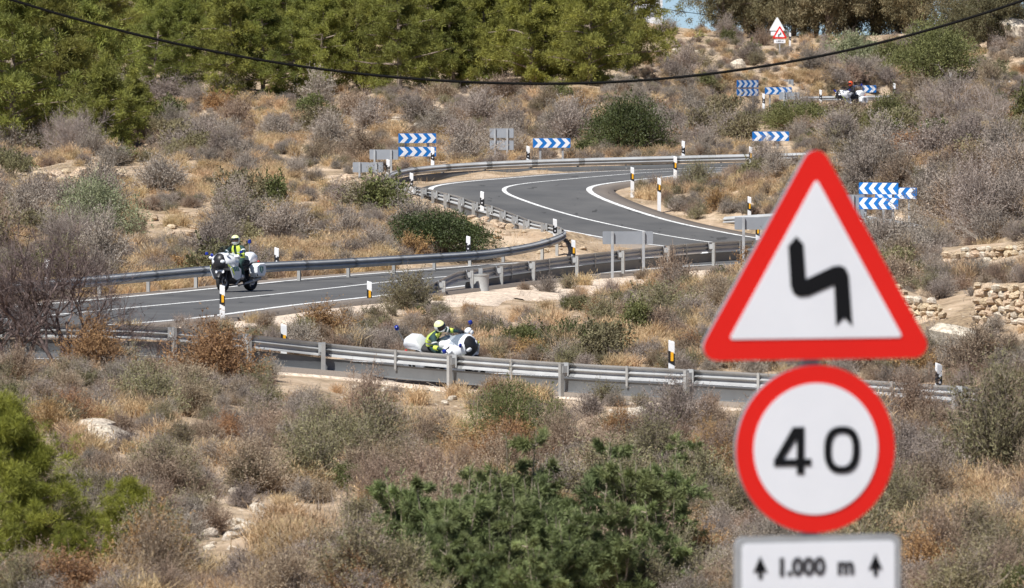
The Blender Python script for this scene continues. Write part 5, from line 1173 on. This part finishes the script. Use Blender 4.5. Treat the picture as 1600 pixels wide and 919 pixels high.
def stone_wall(x0, x1, yb0, yb1, yt0, yt1, Z0, Z1, label, seed, size=.30):
    rg = random.Random(seed); A = pix(x0, yb0, Z0); B = pix(x1, yb1, Z1); h0 = (yb0-yt0)/F*Z0; h1 = (yb1-yt1)/F*Z1
    L_ = (B-A).length; r_ = empty('stone_wall', tuple(A), 0, label, 'wall'); dirv = (B-A)/L_; k = 0
    MB().add([(-.0, .25, -.6), tuple((B-A)+Vector((0, .25, -.6))), tuple((B-A)+Vector((0, .25, h1-.1))), (0, .25, h0-.1), (0, 1.6, -.6), tuple((B-A)+Vector((0, 1.6, -.6))), tuple((B-A)+Vector((0, 1.6, h1+.05))), (0, 1.6, h0+.05)],
      [(0, 1, 2, 3), (3, 2, 6, 7), (0, 3, 7, 4), (1, 5, 6, 2), (4, 7, 6, 5)]).build('earth_fill', M_SOIL, r_)
    z = -.25
    while z < max(h0, h1):
        rh = rg.uniform(.55, .9)*size; s = rg.uniform(-.2, 0)
        while s < L_:
            w_ = rg.uniform(.6, 1.7)*size; top = h0+(h1-h0)*s/L_+rg.uniform(-.12, .1)
            if z+rh*.4 < top:
                o = link('stone', STN[k % 8] if rg.random() < .8 else STW[k % 5], r_); k += 1
                q = (B-A)*((s+w_/2)/L_); o.location = (q.x, q.y+rg.uniform(-.06, .1)+z*.08, q.z+z+rh/2); o.rotation_euler = (rg.uniform(-.25, .25), rg.uniform(-.25, .25), rg.uniform(-.5, .5))
                o.scale = (w_*1.22, size*1.5, rh*1.35)
            s += w_*.93
        z += rh*.86
    return r_
stone_wall(1530, 1640, 518, 524, 448, 452, 166, 163, 'coarse dry stone terrace wall at the foot of the scrubby slope', 1, .26)
stone_wall(1402, 1470, 515, 522, 452, 478, 170, 168, 'tumbled end of the dry stone terrace wall by the triangle', 2, .24)
stone_wall(1478, 1605, 418, 414, 392, 382, 186, 184, 'low pale dry stone wall higher on the scrubby slope', 3, .24)
def rocks(cx, cy, rx, ry, nn, smin, smax, label, pal=False, flatk=.7):
    for i in range(nn):
        x = cx+rnd.gauss(0, rx*.5); y = cy+rnd.gauss(0, ry*.5); p = ghit(x, y)
        if p is None or rdist(p.x, p.y) < HW+.35: continue
        o = link('rock', (STW if pal else STN)[i % 5]); s = rnd.uniform(smin, smax); o.location = (p.x, p.y, p.z+s*.12); o.rotation_euler = (rnd.uniform(-.3, .3), rnd.uniform(-.3, .3), rnd.uniform(0, 6.28))
        o.scale = (s*rnd.uniform(.8, 1.5), s*rnd.uniform(.8, 1.3), s*flatk*rnd.uniform(.7, 1.2)); tag(o, label, 'rock', label)
rocks(575, 282, 44, 26, 34, .22, .6, 'tan rubble stone on the bank under the grey sign backs')
rocks(165, 690, 40, 20, 16, .25, .8, 'pale rock of the bank beside the foreground pine', True)
rocks(390, 830, 90, 50, 26, .15, .45, 'stone lying on the open pale soil near the young pines', True)
rocks(130, 275, 120, 14, 24, .25, .7, 'stone in the broken ledge above the silvery olive bush')
rocks(270, 350, 55, 34, 20, .2, .55, 'stone scattered beside the silvery olive bush')
rocks(630, 620, 90, 20, 26, .10, .3, 'white rubble stone under the front guard rail posts', True)
rocks(1000, 655, 70, 22, 16, .2, .6, 'white rock outcrop stone below the front guard rail', True)
rocks(1220, 660, 40, 10, 8, .2, .5, 'white rock lying behind the speed limit disc', True)
rocks(740, 356, 120, 24, 70, .18, .5, 'tan rubble stone on the bank behind the curved guard rail posts')
rocks(850, 385, 36, 10, 22, .15, .4, 'stone on the bank inside the wrapped guard rail')
rocks(700, 190, 120, 30, 10, .2, .5, 'small pale stone on the grey scrub hillside', True)
rocks(1100, 175, 90, 20, 10, .3, .7, 'pale stone on the dry slope by the far chevrons')
rocks(1500, 730, 80, 60, 8, .2, .5, 'stone under the tangled bushes near the speed limit disc', True)
for x, y, s, lb in [(1155, 108, 1.3, 'tan boulder on the dry slope just above the cable'), (1058, 84, .9, 'upright pale boulder on the slope below the ridge'), (1089, 84, .6, 'small pale boulder beside the upright one'), (1490, 552, 1.7, 'big pale boulder behind the front guard rail near the marker post'), (1460, 550, .9, 'smaller boulder leaning on the big pale one'), (1590, 62, 3.2, 'bare tan rock bluff above the far bare trees')]:
    p = ghit(x, y); o = link('boulder', STW[int(x) % 5]); o.location = (p.x, p.y, p.z+s*.15); o.rotation_euler = (.1, .1, x); o.scale = (s, s*.9, s*.75); tag(o, lb, 'boulder')
# overhead cable with its two poles outside the frame
M_CABLE = mat('black_cable', (.005, .005, .005), .7, var=.2, scale=3, spec=.1); M_WOOD = mat('pole_wood', (.16, .11, .075), .85, var=.3, scale=6)
Zc = 122; cpts = []
for k in range(121):
    X = -15+31*k/120; x = 800+X*F/Zc; dx = (x-850)
    y = 131-(dx/750)**2*131*(1.0 if dx > 0 else .815); cpts.append((X, Zc, CAMZ-(y-YH)/F*Zc))
cb = tag(MB().tube(cpts, .026, 8).build('power_cable', M_CABLE, None, True), 'thick black overhead cable sagging across the whole view', 'cable')
for e, lb in ((cpts[0], 'wooden pole carrying the sagging cable beyond the pine wood side'), (cpts[-1], 'wooden pole carrying the sagging cable beyond the stone wall side')):
    b = Vector((e[0], e[1], tz(e[0], e[1]))); r_ = empty('utility_pole', b, 0, lb, 'pole'); h = e[2]-b.z
    MB().tube([(0, 0, -.6), (0, 0, h*.5), (0, 0, h+.3)], [.16, .13, .10], 12).build('pole', M_WOOD, r_, True); MB().tube([(0, 0, h-.12), (0, 0, h+.02)], [.05, .03], 8).build('insulator', M_GREY, r_, True)
w2 = [tuple(pix(975+k*22, 2+22*(k/6)**.8, 420+k*2)) for k in range(0, 8)]
tag(MB().tube(w2, .022, 6).build('power_cable', M_CABLE, None, True), 'thin far wire against the patch of sky', 'cable')
# corner of a white building on the ridge
p = Vector(((1011-800)/F*475, 475, 0)); p.z = tz(p.x, p.y); r_ = empty('far_building', p, .2, 'small white building corner beyond the tall pine', 'building')
MB().box((0, 0, .9), (1.9, 1.9, 2.6)).build('wall', M_SWHITE, r_); MB().box((0, 0, 2.25), (2.1, 2.1, .12)).build('roof', M_STONEW, r_); MB().box((.2, -.96, 1.0), (.5, .03, .8)).build('door', M_GREY, r_)
